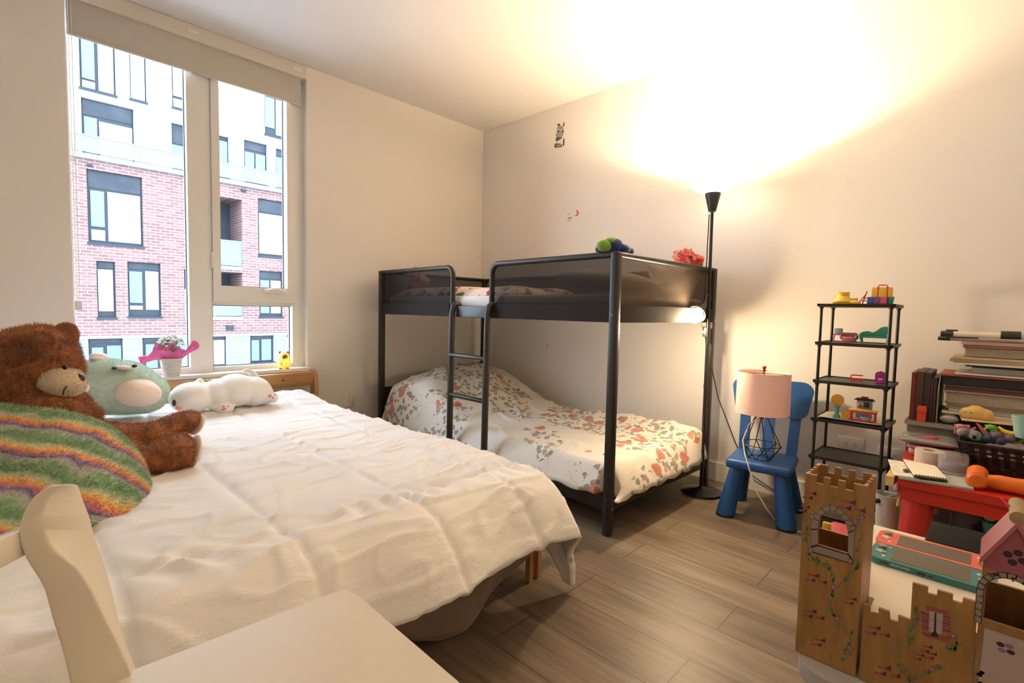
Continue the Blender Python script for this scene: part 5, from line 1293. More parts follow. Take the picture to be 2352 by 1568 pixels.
toys = [('pink_toy_strip','long coral pink toy strip rising from the basket','toy', (2258,1000), 'strip', (.60,.13,.12)),
 ('eyeball_toy','mint green round toy with one dark eye in the basket','toy', (2240,1000), 'eye', (.16,.50,.32)),
 ('frog_toy','bright green spindly toy in the basket','toy', (2285,990), 'claw', (.16,.42,.04)),
 ('toy_banana','yellow curved toy banana in the basket','toy', (2322,990), 'banana', (.85,.60,.03)),
 ('purple_toy','purple lump of toy hair near the right of the basket','toy', (2305,1003), 'lump', (.16,.09,.16)),
 ('pink_lattice_toy','dusty pink lattice toy at the left rim of the basket','toy', (2215,988), 'claw', (.55,.20,.22)),
 ('toy_ring','olive green ring toy at the right of the basket','toy', (2330,1006), 'ring', (.28,.34,.06)),
 ('grey_toy','grey mauve lump beside the mint toy in the basket','toy', (2226,994), 'lump', (.30,.22,.24)),
 ('toy_cup','pale turquoise cup standing at the right end of the basket','cup', (2352,985), 'cup', (.36,.55,.45)),
 ('dark_toy','dark slate lump in the middle of the basket','toy', (2285,1008), 'lump', (.06,.06,.09))]
for k, (nm, lab, ct, (px, py), kind, c_) in enumerate(toys):
    c = at(px, py, 'x', -.64); mm_ = mat(nm+'_mat', c_, .5); q = B()
    if kind == 'strip': q.prism([c+Vector((0,.014,.040)), c+Vector((0,.022,.042)), c+Vector((0,-.014,-.018)), c+Vector((0,-.032,-.024)), c+Vector((0,-.034,-.008))], (.006,0,0))
    elif kind == 'eye': q.ell(c, .019)
    elif kind == 'claw':
        rnd = random.Random(k)
        for j in range(6): q.tube([c+Vector((0,rnd.uniform(-.03,.03),rnd.uniform(-.02,.02))) for _ in range(3)], .004, 7)
        q.ell(c+Vector((0,.012,.012)), (.010,.014,.010))
    elif kind == 'banana': q.tube([c+Vector((0,.032,.010)), c+Vector((0,.020,-.002)), c+Vector((0,0,-.008)), c+Vector((0,-.022,-.003)), c+Vector((0,-.034,.006))], [.004,.007,.008,.007,.004], 10)
    elif kind == 'lump':
        for j in range(5): q.ell(c+Vector((.006*math.sin(j*2), .020*math.cos(j*1.9), .008*math.sin(j*3))), .016, n=12)
    elif kind == 'ring': q.tube([c+Vector((0,.020*math.cos(a),.018*math.sin(a))) for a in [2*PI*j/20 for j in range(20)]], .004, 8, closed=True)
    else: q.lathe(c-Vector((0,0,.03)), [(0,0),(.022,0),(.034,.075),(.031,.075),(.020,.004),(0,.004)], 28)
    if kind == 'eye':
        t = thing(nm, lab, ct, c-Vector((0,0,.019)), 'small toys in the black basket'); obj('ball', q, mm_, t); q = B(); q.ell(c+Vector((-.017,.002,-.002)), (.004,.006,.008), n=14); obj('pupil', q, mat('bead_black', (0,0,0)), t)
    else: tag(obj(nm, q, mm_), lab, ct, 'small toys in the black basket')
q = B(); q.ell((-.575,-3.57,.535),(.13,.19,.055), n=30); bm_ = q.bm
for v_ in q.bm.verts: v_.co += Vector((0,0,.016*N(v_.co.x*26,v_.co.y*26,v_.co.z*20)))
m, nt, b = pmat('toy_jumble'); vr = tvor(nt, objco(nt), 26); hs = nd(nt, 'ShaderNodeHueSaturation'); hs.inputs['Saturation'].default_value = .9; hs.inputs['Value'].default_value = .30
nt.links.new(vr.outputs['Color'], hs.inputs['Color']); nt.links.new(hs.outputs[0], b.inputs['Base Color']); bumpn(nt, b, vr.outputs['Distance'], .8, .01)
tag(obj('toy_jumble', q, m), 'dark multicoloured jumble of tiny toys filling the black basket', 'toys', None, 'stuff')
# under the table
t = thing('storage_bin', 'clear plastic storage bin full of dark toys under the red table', 'storage bin', (-.66,-3.6,0))
q = B(); x0_,x1_,y0_,y1_,zt_ = -.86,-.50,-3.345,-3.85,.325
for A_, C_ in (((x0_,y1_,0),(x0_+.003,y0_,zt_)),((x1_-.003,y1_,0),(x1_,y0_,zt_)),((x0_,y0_-.003,0),(x1_,y0_,zt_)),((x0_,y1_,0),(x1_,y1_+.003,zt_)),((x0_,y1_,0),(x1_,y0_,.003))): q.mm(A_, C_)
for k in range(12): q.mm((x0_-.003,y0_-.03-k*.042-.002,zt_-.035),(x0_,y0_-.03-k*.042,zt_))
obj('bin_wall', q, mat('bin_clear', (.34,.30,.27), .3, alpha=.42), t, smooth=False)
q = B(); q.tube([(x0_,y0_,zt_),(x0_,y1_,zt_),(x1_,y1_,zt_),(x1_,y0_,zt_)], .005, 8, closed=True); obj('bin_rim', q, mat('bin_rim', (.42,.38,.34), .3, alpha=.7), t)
q = B(); q.ell((-.68,-3.60,.20),(.165,.24,.16), n=36)
for v_ in q.bm.verts: v_.co += Vector((0,0,.03*N(v_.co.x*14,v_.co.y*14,v_.co.z*9)))
tag(obj('doll_clothes', q, mat('dark_doll_clothes', (.055,.022,.035), .85, var=(12,(.12,.03,.07),.5,.65))), 'dark plum heap of doll clothes inside the clear bin', 'clothes', None, 'stuff')
c = at(2141,1170,'x',-.82); q = B(); q.ell(c, (.016,.017,.017)); tag(obj('toy_ball', q, mat('tan_ball', (.46,.26,.16), .5)), 'small tan ball on the rim of the clear bin', 'ball')
c = at(2278,1203,'x',-.84); t = thing('toy_planter', 'teal toy cup with a cream creature under the right part of the table', 'toy', c-Vector((0,0,.03)))
q = B(); q.lathe(c-Vector((0,0,.03)), [(0,0),(.018,0),(.026,.038),(.023,.038),(0,.03)], 20); obj('cup', q, mat('dark_teal', (.05,.22,.18), .5), t)
q = B(); q.ell(c+Vector((0,.006,.018)), (.010,.016,.012), n=12); q.ell(c+Vector((0,.020,.026)), (.005,.005,.010), n=10); q.ell(c+Vector((0,0,.030)), (.004,.004,.010), n=10); obj('creature', q, mat('cream_toy', (.60,.42,.28), .6), t)
# beside the left leg
bx_, by_ = -.79, -3.165
t = thing('craft_bin', 'pale slim craft bin on the floor beside the left leg of the red table', 'bin', (bx_,by_,0))
q = B(); q.lathe((bx_,by_,0), [(0,.002),(.030,.002),(.036,.350),(.041,.372),(.038,.372),(.033,.348),(.027,.006),(0,.006)], 24); obj('bin_body', q, mat('pale_bin', (.50,.46,.38), .5), t)
q = B(); q.cyl((bx_-.02,by_+.014,.352),(bx_+.01,by_-.03,.372),.008,n=12); t = tag(obj('marker', q, mat('marker_green', (.02,.28,.15), .4)), 'green marker with a black cap lying across the craft bin', 'marker')
q = B(); q.cyl((bx_-.034,by_+.034,.343),(bx_-.02,by_+.014,.352),.0085,n=12); obj('marker_cap', q, M_blackp, t)
c = at(2061,1120,'x',-.86); q = B(); q.ell(c, (.011,.011,.015)); q.cyl(c, (c.x+.03,c.y-.005,.36), .004, n=8); tag(obj('peach_toy', q, mat('peach_toy', (.55,.26,.24), .5)), 'peach coloured knob sticking out of the craft bin', 'toy')
c = at(2073,1116,'x',-.85); q = B(); q.ell(c, (.014,.012,.022)); q.cyl(c, (c.x+.01,c.y+.01,.35), .006, n=8); tag(obj('yellow_toy', q, mat('peach_yellow', (.66,.40,.14), .5)), 'yellow orange rounded toy beside the peach knob', 'toy')
q = B(); q.cyl(at(2034,1129,'x',-.92), at(2082,1153,'x',-.80), .0022, n=8); tag(obj('knitting_needle', q, mat('needle', (.74,.70,.66), .3)), 'long white stick poking out left of the red table, lower of two', 'stick', 'thin sticks in the craft bin')
q = B(); q.cyl(at(2050,1133,'x',-.90), at(2080,1145,'x',-.80), .0018, n=8); tag(obj('knitting_needle', q, mat('needle2', (.52,.40,.38), .3)), 'thin dull stick poking out left of the red table, upper of two', 'stick', 'thin sticks in the craft bin')

# ================================================================== white table, consoles, castle, storage box
WTZ = .492
wt = thing('white_table', 'small white table top behind the wooden castle', 'table', (-1.75,-3.6,0))
q = B(); q.prism([(-2.040,-3.286,WTZ-.022),(-1.948,-3.286,WTZ-.022),(-1.948,-3.205,WTZ-.022),(-1.528,-3.205,WTZ-.022),(-1.528,-4.0,WTZ-.022),(-1.948,-4.0,WTZ-.022),(-1.948,-3.415,WTZ-.022),(-2.040,-3.415,WTZ-.022)], (0,0,.022)); q.bevel(.002,1); obj('tabletop', q, mat('table_white', (.80,.74,.62), .35), wt)
for x, y in ((-1.56,-3.24),(-1.56,-3.96),(-1.97,-3.96)):
    q = B(); q.mm((x-.02,y-.02,0),(x+.02,y+.02,WTZ-.022)); obj('leg', q, mat('table_white', (0,0,0)), wt)
def console(x0, x1, y0, y1, z, bc, label, grp):
    t = thing('game_console', label, 'game console', ((x0+x1)/2,(y0+y1)/2,z), grp)
    w = (x1-x0)/2; h = (y0-y1)/2; cx, cy = (x0+x1)/2, (y0+y1)/2
    q = B(); q.prism([(cx+a, cy+b_, z) for a, b_ in rrect(w, h, .018)], (0,0,.0135)); q.bevel(.003,2,60); obj('body', q, bc, t)
    zt = z+.0136
    q = B(); q.mm((x0+.012,y0-.040,zt-.0005),(x1-.012,y0-.168,zt+.0006)); obj('screen', q, mat('screen_glass', (.12,.095,.065), .30), t, smooth=False)
    q = B(); q.lathe((x1-.024,y0-.018,zt), [(.006,0),(.006,.003),(.0085,.004),(.0088,.006),(.006,.0072),(0,.0066)], 24); obj('thumb_stick', q, mat('stick_grey', (.34,.29,.24), .5), t)
    q = B(); q.lathe((x0+.026,y1+.020,zt), [(.006,0),(.006,.003),(.0085,.004),(.0088,.006),(.006,.0072),(0,.0066)], 24); obj('thumb_stick', q, mat('stick_grey', (0,0,0)), t)
    q = B(); cx2, cy2 = x1-.048, y0-.018; q.rbox((cx2-.009,cy2-.003,zt-.001),(cx2+.009,cy2+.003,zt+.0018),.001); q.rbox((cx2-.003,cy2-.009,zt-.001),(cx2+.003,cy2+.009,zt+.0018),.001); obj('direction_pad', q, mat('button_white', (.76,.70,.62), .4), t)
    q = B(); q.cyl((x0+.020,y0-.026,zt-.001),(x0+.020,y0-.026,zt+.001),.0035,n=14); obj('capture_button', q, mat('button_white', (0,0,0)), t)
    q = B(); q.rbox((x1-.016,y0-.034,zt-.001),(x1-.012,y0-.028,zt+.001),.0008); obj('minus_button', q, mat('button_white', (0,0,0)), t)
    for dx_, dy_ in ((0,.009),(0,-.009),(.009,0),(-.009,0)):
        q = B(); q.cyl((x1-.030+dx_,y1+.019+dy_,zt-.001),(x1-.030+dx_,y1+.019+dy_,zt+.0018),.0036,n=14); obj('face_button', q, mat('button_white', (0,0,0)), t)
    # slots and lettering on the long front edge
    q = B(); q.mm((x0-.0004,y0-.022,z+.005),(x0+.001,y0-.038,z+.009)); q.mm((x0-.0004,y0-.086,z+.004),(x0+.001,y0-.100,z+.009)); q.mm((x0-.0004,y0-.104,z+.005),(x0+.001,y0-.112,z+.008)); obj('slot', q, M_gasket, t, smooth=False)
    q = B(); rnd = random.Random(3)
    yy = y0-.042
    for ch_ in 'Nintendo':
        w_ = {'N':.0042,'i':.0012,'t':.0022}.get(ch_, .0032)
        q.mm((x0-.0006,yy-.0009,z+.0052),(x0+.0005,yy,z+.0052+(.0044 if ch_ in 'Ntd' else .0032)))
        if ch_ not in 'it':
            q.mm((x0-.0006,yy-w_,z+.0052),(x0+.0005,yy-w_+.0009,z+.0052+(.0044 if ch_ in 'Nd' else .0032)))
            if ch_ in 'edo': q.mm((x0-.0006,yy-w_,z+.0052),(x0+.0005,yy,z+.0060))
            q.mm((x0-.0006,yy-w_,z+.0076),(x0+.0005,yy,z+.0084))
        elif ch_ == 't': q.mm((x0-.0006,yy-w_,z+.0078),(x0+.0005,yy,z+.0086))
        yy -= w_+.0012
    obj('maker_lettering', q, mat('button_white', (0,0,0)), t, smooth=False)
    return t
console(-1.779,-1.685,-3.248,-3.456,WTZ+.0006,mat('turquoise_plastic', (.045,.20,.19), .4), 'turquoise handheld game console, nearer of the two on the white table', 'handheld consoles on the white table')
console(-1.681,-1.588,-3.246,-3.454,WTZ+.0006,mat('coral_plastic', (.72,.13,.085), .4), 'coral red handheld game console, farther of the two on the white table', 'handheld consoles on the white table')
q = B(); q.rbox((-1.582,-3.70,WTZ+.001),(-1.42,-3.330,WTZ+.014),.004); tag(obj('laptop', q, mat('laptop_black', (.007,.006,.006), .8, spec=.15)), 'closed flat black case lying behind the coral console', 'case')
# storage box under the castle
sb = thing('storage_box', 'white plastic storage box with rounded lid holding up the wooden castle', 'storage box', (-1.9,-3.45,0))
M_boxw = mat('box_white', (.46,.43,.39), .35)
q = B(); q.prism([(-1.905+a,-3.42+b_,.0) for a, b_ in rrect(.180,.225,.06,8)], (0,0,.352)); obj('tub', q, M_boxw, sb, ang=50)
q = B(); q.prism([(-1.905+a,-3.42+b_,.352) for a, b_ in rrect(.190,.235,.06,8)], (0,0,.030)); q.bevel(.012,3,50); obj('lid', q, M_boxw, sb)
CZ = .3825
# ---- wooden castle
XC = -2.050
def cp(px, py): return at(px, py, 'x', XC)
m, nt, b = pmat('plywood'); v = objco(nt, scale=(8,8,1.5)); nt.links.new(ramp(nt, tnoise(nt, v, 8, 5, .6), [(.3,(.25,.122,.037)),(.55,(.335,.172,.056)),(.75,(.41,.225,.078))]), b.inputs['Base Color']); b.inputs['Roughness'].default_value = .5; b.inputs['Coat Weight'].default_value = .15; M_ply = m
M_ply2 = mat('plywood_edge', (.66,.44,.20), .55)
PM = [M_ply, mat('paint_pink', (.29,.08,.09), .6), mat('paint_dark_red', (.12,.015,.02), .6), mat('paint_green', (.10,.16,.06), .6), mat('paint_ivy', (.16,.20,.10), .6), mat('paint_stone', (.28,.23,.20), .6), mat('paint_outline', (.03,.02,.025), .6), mat('paint_violet', (.30,.12,.26), .6), mat('paint_cream', (.44,.35,.31), .6), mat('paint_rose', (.31,.085,.11), .6), mat('paint_grey_blue', (.18,.19,.20), .6)]
cs = thing('toy_castle', 'painted wooden toy castle with battlements and a pink gabled tower on the white box', 'toy castle', (-2.0,-3.33,CZ))
tl0, tr0 = cp(1850,1085), cp(1992,1118); bl0 = cp(1828,1490)
ty0, ty1 = bl0.y+.001, tr0.y-.0005; tz = (tl0.z+tr0.z)/2; TD = .095
def cren(y0, y1, z, dz, fr, flip=False):
    """battlement outline along y from (y0) to (y1)"""
    pts = []
    for a, b_, hi in fr:
        zz = z if hi else z-dz
        pts += [(y0+(y1-y0)*a, zz), (y0+(y1-y0)*b_, zz)]
    return pts
FR = [(0,.19,1),(.19,.31,0),(.31,.42,1),(.42,.545,0),(.545,.66,1),(.66,.79,0),(.79,1,1)]
def dec(q, pts, layer, mi):
    p = [cp(a, c_) - Vector((.0003+.00025*layer,0,0)) for a, c_ in pts]; q.mi = mi
    q.add(p, [tuple(range(len(p)))])
def brick_mark(q, x, y, s_=1.0, k=0):
    s_ *= 1.5
    dec(q, [(x-8*s_,y-3*s_),(x+8*s_,y+1*s_),(x+8*s_,y+4*s_),(x-8*s_,y)], 0, 1)
    dec(q, [(x+1*s_,y+1*s_),(x+9*s_,y-2*s_),(x+9*s_,y+5*s_)], 1, 2)
    dec(q, [(x-12*s_,y+5*s_),(x+2*s_,y+8*s_),(x+2*s_,y+11*s_),(x-12*s_,y+8*s_)], 0, 1)
    dec(q, [(x-4*s_,y+8*s_),(x+3*s_,y+5*s_),(x+3*s_,y+12*s_)], 1, 2)
    if k: dec(q, [(x+8*s_,y+8*s_),(x+20*s_,y+11*s_),(x+20*s_,y+14*s_),(x+8*s_,y+11*s_)], 0, 1); dec(q, [(x+14*s_,y+11*s_),(x+21*s_,y+8*s_),(x+21*s_,y+15*s_)], 1, 2)
def leafm_(q, x, y, a, s_=5, mi=3):
    c_, n_ = math.cos(a), math.sin(a); dec(q, [(x,y),(x+s_*c_*.5-s_*.35*n_,y+s_*n_*.5+s_*.35*c_),(x+s_*c_,y+s_*n_),(x+s_*c_*.5+s_*.35*n_,y+s_*n_*.5-s_*.35*c_)], 0, mi)
def vine(q, pts, n_, flowers=(), seed=0, s_=6):
    rnd = random.Random(seed)
    for (x0, y0), (x1, y1) in zip(pts, pts[1:]):
        dx, dy = x1-x0, y1-y0; l = math.hypot(dx, dy); nx_, ny_ = -dy/l*.8, dx/l*.8
        dec(q, [(x0+nx_,y0+ny_),(x1+nx_,y1+ny_),(x1-nx_,y1-ny_),(x0-nx_,y0-ny_)], 0, 4)
    for k in range(n_):
        t_ = rnd.random()*(len(pts)-1); i = int(t_); f_ = t_-i; x = pts[i][0]+(pts[i+1][0]-pts[i][0])*f_; y = pts[i][1]+(pts[i+1][1]-pts[i][1])*f_
        leafm_(q, x+rnd.uniform(-5,5), y+rnd.uniform(-5,5), rnd.uniform(0,2*PI), 1.7*s_*rnd.uniform(.7,1.3), rnd.choice((3,4,4)))
    for x, y in flowers:
        for k in range(5): a = 2*PI*k/5; dec(q, blob(x+4.4*math.cos(a), y+4.4*math.sin(a), 3.6, 3.6, n=8), 1, 7 if k % 2 else 9)
        dec(q, blob(x, y, 2.6, 2.6, n=8), 2, 8)
# tower front with arched opening
arch = [(1880,1251),(1879,1215),(1881,1196),(1886,1184),(1896,1176),(1906,1172),(1918,1175),(1930,1184),(1938,1195),(1945,1208),(1948,1222),(1947,1271)]
def faced(name, outer, holes, parent, th=.006, mats=None, x=None):
    """front board at XC from outline with openings, triangulated"""
    q = B(); x = XC if x is None else x
    from mathutils.geometry import tessellate_polygon
    polys = [[Vector((p[0], p[1], 0)) for p in outer]] + [[Vector((p[0], p[1], 0)) for p in h] for h in holes]
    tris = tessellate_polygon(polys); allp = [p for pl in polys for p in pl]; n_ = len(allp)
    vs = [(x, p.x, p.y) for p in allp] + [(x+th, p.x, p.y) for p in allp]; fs = [t_ for t_ in tris] + [tuple(i+n_ for i in t_) for t_ in tris]
    o_ = 0
    for pl in polys:
        m_ = len(pl)
        for i in range(m_): fs.append((o_+i, o_+(i+1) % m_, n_+o_+(i+1) % m_, n_+o_+i))
        o_ += m_
    q.add(vs, fs); bmesh.ops.recalc_face_normals(q.bm, faces=q.bm.faces[:])
    return q
A2 = [(cp(a, c_).y, cp(a, c_).z) for a, c_ in arch]
out = [(ty0, CZ+.001)] + cren(ty0, ty1, tz, .0145, FR) + [(ty1, CZ+.001)]
q = faced('x', out, [A2], cs)
# stone surround
arch_o = [(1862,1255),(1862,1215),(1864,1186),(1872,1178),(1885,1166),(1905,1158),(1925,1164),(1942,1178),(1952,1193),(1962,1205),(1964,1215),(1960,1288)]
for i in range(len(arch)-1):
    a, b_, c_, d_ = arch[i], arch[i+1], arch_o[i+1], arch_o[i]; sh = lambda p, k: (p[0]+(k[0]-p[0])*.10, p[1]+(k[1]-p[1])*.10)
    dec(q, [a, b_, c_, d_], 0, 6); ce = ((a[0]+b_[0]+c_[0]+d_[0])/4, (a[1]+b_[1]+c_[1]+d_[1])/4); dec(q, [sh(p, ce) for p in (a, b_, c_, d_)], 1, 5)
dec(q, [(1862,1255),(1880,1251),(1947,1271),(1960,1288),(1958,1296),(1858,1266)], 0, 6); dec(q, [(1864,1257),(1880,1254),(1947,1274),(1957,1288),(1956,1293),(1861,1264)], 1, 5)
for p in ((1862,1262),(1953,1288),(1865,1186),(1960,1212)): dec(q, blob(p[0], p[1], 6, 6.5, n=8), 2, 6); dec(q, blob(p[0], p[1], 5, 5.5, n=8), 3, 5)
for x, y, s_, k in ((1862,1131,1,0),(1950,1152,1.2,1),(1850,1163,.8,0),(1868,1320,1,1),(1956,1374,.9,0),(1862,1402,1,1),(1882,1468,1,0)): brick_mark(q, x, y, s_, k)
dec(q, [(1911,1142),(1918,1140),(1926,1140),(1920,1143),(1914,1145)], 0, 3)
vine(q, [(1860,1275),(1875,1285),(1890,1292),(1905,1300),(1912,1320),(1914,1340),(1916,1365),(1908,1385),(1912,1410),(1925,1425),(1935,1440),(1950,1455),(1955,1475),(1945,1500),(1940,1515)], 60, ((1914,1348),(1924,1421),(1952,1487)), 1)
vine(q, [(1978,1180),(1972,1200),(1980,1225),(1974,1250),(1970,1280),(1975,1300),(1955,1318),(1945,1330),(1925,1345)], 34, ((1980,1188),(1966,1198)), 2)
vine(q, [(1848,1175),(1850,1190),(1846,1205),(1856,1220),(1852,1240),(1858,1265)], 16, (), 6, 5)
obj('tower_front', q, PM, cs, smooth=False, fixn=False)
# tower sides, back with its own window, floor
def sidewall(y, sgn, name, mats=PM):
    pts = [(XC+.006, CZ+.001)]
    for a, b_, hi in FR: pts += [(XC+.006+(TD-.012)*a, tz if hi else tz-.0145), (XC+.006+(TD-.012)*b_, tz if hi else tz-.0145)]
    pts.append((XC+TD-.006, CZ+.001))
    q = B(); q.prism([(x, y, z) for x, z in pts], (0, sgn*.006, 0)); return obj(name, q, mats, cs, smooth=False)
sidewall(ty0, -1, 'tower_side'); sidewall(ty1, 1, 'tower_side')
zbw = at(1925,1222,'x',XC+TD).z
bw = [(ty0-.010, zbw),(ty0-.010, CZ+.27),(ty0-.030, CZ+.292),(ty0-.070, CZ+.292),(ty1+.010, CZ+.27),(ty1+.010, zbw)]
obj('tower_back', faced('x', out, [bw], cs, x=XC+TD-.006), [M_ply], cs, smooth=False, fixn=False)
q = B(); q.mm((XC+.006,ty1+.006,CZ+.138),(XC+TD-.006,ty0-.006,CZ+.144)); obj('tower_floor', q, M_ply, cs, smooth=False)
# low wall and stepped wall
WL = [(1968,1552),(1984,1386),(1999,1391),(1999,1407),(2018,1411),(2018,1396),(2043,1405),(2044,1424),(2063,1430),(2063,1413),(2091,1424),(2096,1338),(2132,1348),(2131,1363),(2152,1368),(2153,1355),(2189,1365),(2188,1380),(2210,1386),(2212,1373),(2247,1384)]
o_ = [(cp(a, c_).y, cp(a, c_).z) for a, c_ in WL]; o_[0] = (o_[1][0], CZ+.001); o_.append((o_[-1][0], CZ+.001))
q = faced('x', o_, [], cs)
slit = [(2133,1392),(2172,1402),(2180,1415),(2182,1450),(2172,1474),(2120,1460),(2118,1440),(2124,1425),(2116,1415)]
dec(q, [(2128,1390),(2180,1403),(2180,1415),(2128,1402)], 0, 1); dec(q, [(2118,1405),(2136,1409),(2134,1450),(2118,1446)], 0, 9); dec(q, [(2166,1412),(2182,1416),(2184,1452),(2164,1448)], 0, 9); dec(q, [(2119,1449),(2182,1464),(2176,1474),(2122,1461)], 0, 1)
dec(q, [(2135,1402),(2166,1410),(2163,1456),(2133,1449)], 1, 8)
dec(q, [(2147,1406),(2151,1407),(2150,1450),(2145,1449)], 2, 6); dec(q, [(2148,1445),(2157,1464),(2136,1459)], 2, 6); dec(q, [(2135,1420),(2166,1428),(2166,1429),(2135,1421)], 2, 2)
for y_ in (1404,1420,1436,1450):
    dec(q, [(2116,y_+2),(2135,y_+6),(2135,y_+7.5),(2116,y_+3.5)], 2, 2); dec(q, [(2165,y_+9),(2184,y_+13),(2184,y_+14.5),(2165,y_+10.5)], 2, 2)
for x, y, s_, k in ((2008,1440,1.1,1),(2030,1532,1.2,1),(2130,1484,.9,0),(2140,1500,.9,0),(2112,1503,.8,0)): brick_mark(q, x, y, s_, k)
vine(q, [(2104,1392),(2108,1410),(2104,1430),(2090,1450),(2084,1470),(2090,1480)], 30, (), 3)
vine(q, [(2196,1462),(2200,1478),(2186,1488),(2175,1498)], 18, ((2190,1460),), 4)
vine(q, [(2065,1525),(2075,1545),(2090,1555),(2110,1550),(2135,1540),(2160,1528),(2172,1532)], 26, ((2140,1535),), 5)
# spiral drawing
pr_ = None
for k in range(22):
    a = .9+k*.30; r_ = 15-.12*k; p = (2048+r_*math.cos(a), 1486+r_*.95*math.sin(a))
    if pr_: dec(q, [(pr_[0]-1,pr_[1]-1.4),(p[0]-1,p[1]-1.4),(p[0]+1,p[1]+1.4),(pr_[0]+1,pr_[1]+1.4)], 0, 10)
    pr_ = p
for p in ((2046,1484),(2049,1492)): dec(q, blob(p[0],p[1],1.6,1.6,n=6), 0, 10)
obj('curtain_wall', q, PM, cs, smooth=False, fixn=False)
# pink gabled tower
gl_, ap = cp(2258,1288), cp(2338,1207)
gy0 = gl_.y; gya = ap.y; gy1 = 2*gya-gy0; gz = gl_.z; gza = ap.z
hole = [(gy0-.014,.0),(gy0-.014,.0)]
cxh, czh = gya+.002, cp(2320,1372).z
hc = [(cxh+.028*math.cos(PI*k/10), czh+.028*math.sin(PI*k/10)) for k in range(11)] + [(cxh-.028, czh-.046),(cxh+.028, czh-.046)]
q = faced('x', [(gy0,CZ+.001),(gy0,gz),(gya,gza-.002),(gy1,gz),(gy1,CZ+.001)], [hc], cs)
def decm(q, pts, layer, mi):
    q.mi = mi; q.add([(XC-.0003-.00025*layer, a, c_) for a, c_ in pts], [tuple(range(len(pts)))])
decm(q, [(gy0-.002,gz+.001),(gya,gza-.004),(gy1+.002,gz+.001),(gy1+.002,gz-.010),(gy0-.002,gz-.010)], 0, 9)
for k in range(4): a = PI/2*k+.3; decm(q, [(gya+.0085*math.cos(a)+.0055*math.cos(t_), gz+.018+.0085*math.sin(a)+.0050*math.sin(t_)) for t_ in [2*PI*j/10 for j in range(10)]], 1, 6)
for k in range(4):
    for j in range(4): a = PI/2*j; yy = gy0-.014-.020*k; decm(q, [(yy+.0022*math.cos(a)+.0016*math.cos(t_), gz-.016+.0022*math.sin(a)+.0016*math.sin(t_)) for t_ in [2*PI*i/7 for i in range(7)]], 1, 10)
for k in range(11):
    a0 = PI*k/11; a1 = PI*(k+1)/11
    f_ = lambda r_, a: (cxh+r_*math.cos(a), czh+r_*math.sin(a))
    decm(q, [f_(.0285,a0), f_(.0375,a0), f_(.0375,a1), f_(.0285,a1)], 0, 6); decm(q, [f_(.0295,a0+.03), f_(.0365,a0+.03), f_(.0365,a1-.03), f_(.0295,a1-.03)], 1, 5)
for sg in (1,-1):
    for k in range(5): zz = czh-.046*k/5*1.2; decm(q, [(cxh+sg*.0285,zz),(cxh+sg*.0375,zz),(cxh+sg*.0375,zz-.0105),(cxh+sg*.0285,zz-.0105)], 0, 6); decm(q, [(cxh+sg*.0295,zz-.001),(cxh+sg*.0365,zz-.001),(cxh+sg*.0365,zz-.0095),(cxh+sg*.0295,zz-.0095)], 1, 5)
decm(q, [(cxh+.026,czh-.058),(cxh+.030,CZ+.004),(cxh-.030,CZ+.004),(cxh-.026,czh-.058)], 0, 10); decm(q, [(cxh+.0245,czh-.0595),(cxh+.0285,CZ+.004),(cxh-.0285,CZ+.004),(cxh-.0245,czh-.0595)], 1, 8)
for k in range(4): a = PI/2*k+.6; decm(q, [(cxh+.007*math.cos(a)+.0048*math.cos(t_), czh-.080+.006*math.sin(a)+.0036*math.sin(t_)) for t_ in [2*PI*j/10 for j in range(10)]], 2, 7 if k % 2 else 6)
decm(q, [(cxh+.012,CZ+.03),(cxh,CZ+.045),(cxh-.012,CZ+.028)], 2, 10)
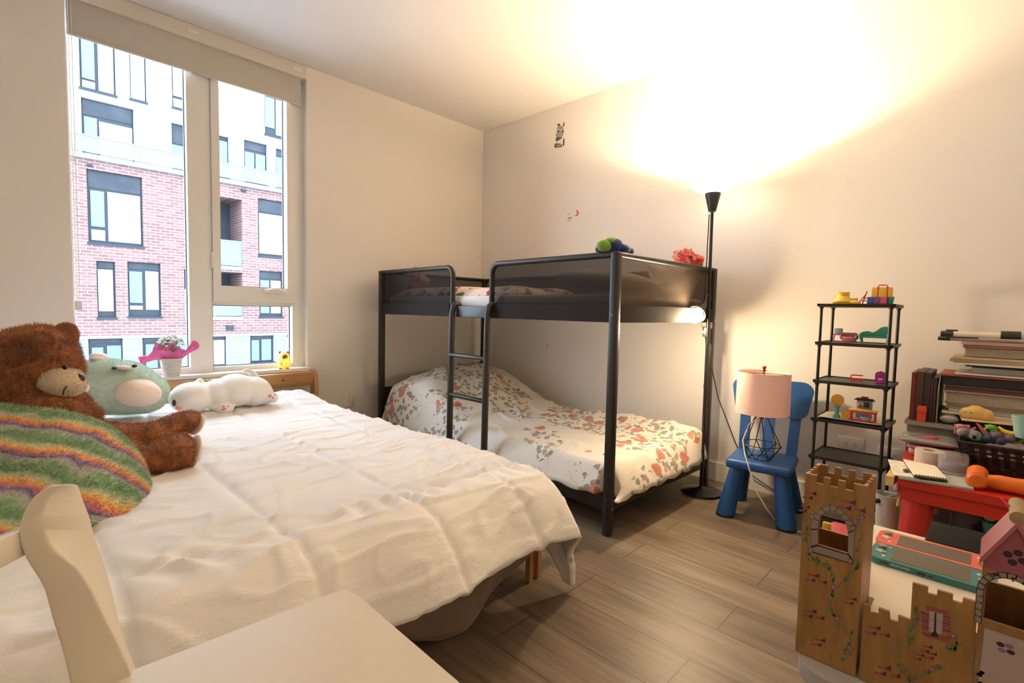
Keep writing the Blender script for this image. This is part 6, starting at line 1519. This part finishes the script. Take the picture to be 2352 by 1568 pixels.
for k in range(16):
    rnd = random.Random(40+k); yy = gy0-.006+rnd.uniform(-.003,.003); zz = CZ+.03+rnd.uniform(0,.07); decm(q, [(yy+.004*math.cos(t_)*(1+.3*math.sin(3*t_)), zz+.003*math.sin(t_)) for t_ in [2*PI*j/6 for j in range(6)]], 1, rnd.choice((3,4,7,10)))
obj('gable_tower_front', q, PM, cs, smooth=False, fixn=False)
q = B(); q.mm((XC+.006,gy0-.006,CZ+.001),(XC+TD,gy0,gz)); obj('gable_tower_side', q, PM, cs, smooth=False)
q = B(); q.mm((XC+.006,gy1,CZ+.001),(XC+TD,gy1+.006,gz)); obj('gable_tower_side', q, PM, cs, smooth=False)
q = B(); q.mm((XC+TD-.006,gy1,CZ+.001),(XC+TD,gy0,czh-.018)); obj('gable_tower_back', q, M_ply, cs, smooth=False)
M_proof = mat('pink_roof_paint', (.42,.12,.16), .5)
for sg in (1,-1):
    ye = gy0+.004 if sg > 0 else gy1-.004
    q = B(); q.prism([(XC-.004,ye,gz-.006),(XC-.004,ye,gz+.004),(XC-.004,gya,gza+.008),(XC-.004,gya,gza-.002)], (TD+.008,0,0)); q.bevel(.001,1); obj('roof_panel', q, M_proof, cs)
q = B(); q.cyl((XC+.004,gya,gza+.010),(XC+TD-.004,gya,gza+.010),.010,n=20); obj('ridge_pole', q, mat('ridge_wood', (.34,.24,.12), .6), cs)
fa = at(2311,1176,'x',XC+.05); fb = at(2298,1143,'x',XC+.05)
q = B(); q.cyl((fa.x,gya+.006,gza+.010), fb, .0022, .0012, n=10); obj('flag_stick', q, mat('hot_pink', (.72,.06,.18), .4), cs)
# pink case with yellow clasp behind the tower
t = thing('pink_case', 'crimson toy case with a yellow clasp seen through the castle tower window', 'toy', (-1.84,-3.232,WTZ))
q = B(); q.rbox((-1.930,-3.240,WTZ+.001),(-1.83,-3.186,at(1925,1186,'x',-1.80).z),.008); obj('case_body', q, mat('crimson_plastic', (.60,.02,.07), .3), t)
q = B(); q.rbox((-1.938,-3.206,at(1908,1218,'x',-1.93).z),(-1.928,-3.190,at(1908,1200,'x',-1.93).z),.003); obj('clasp', q, Y_, t)
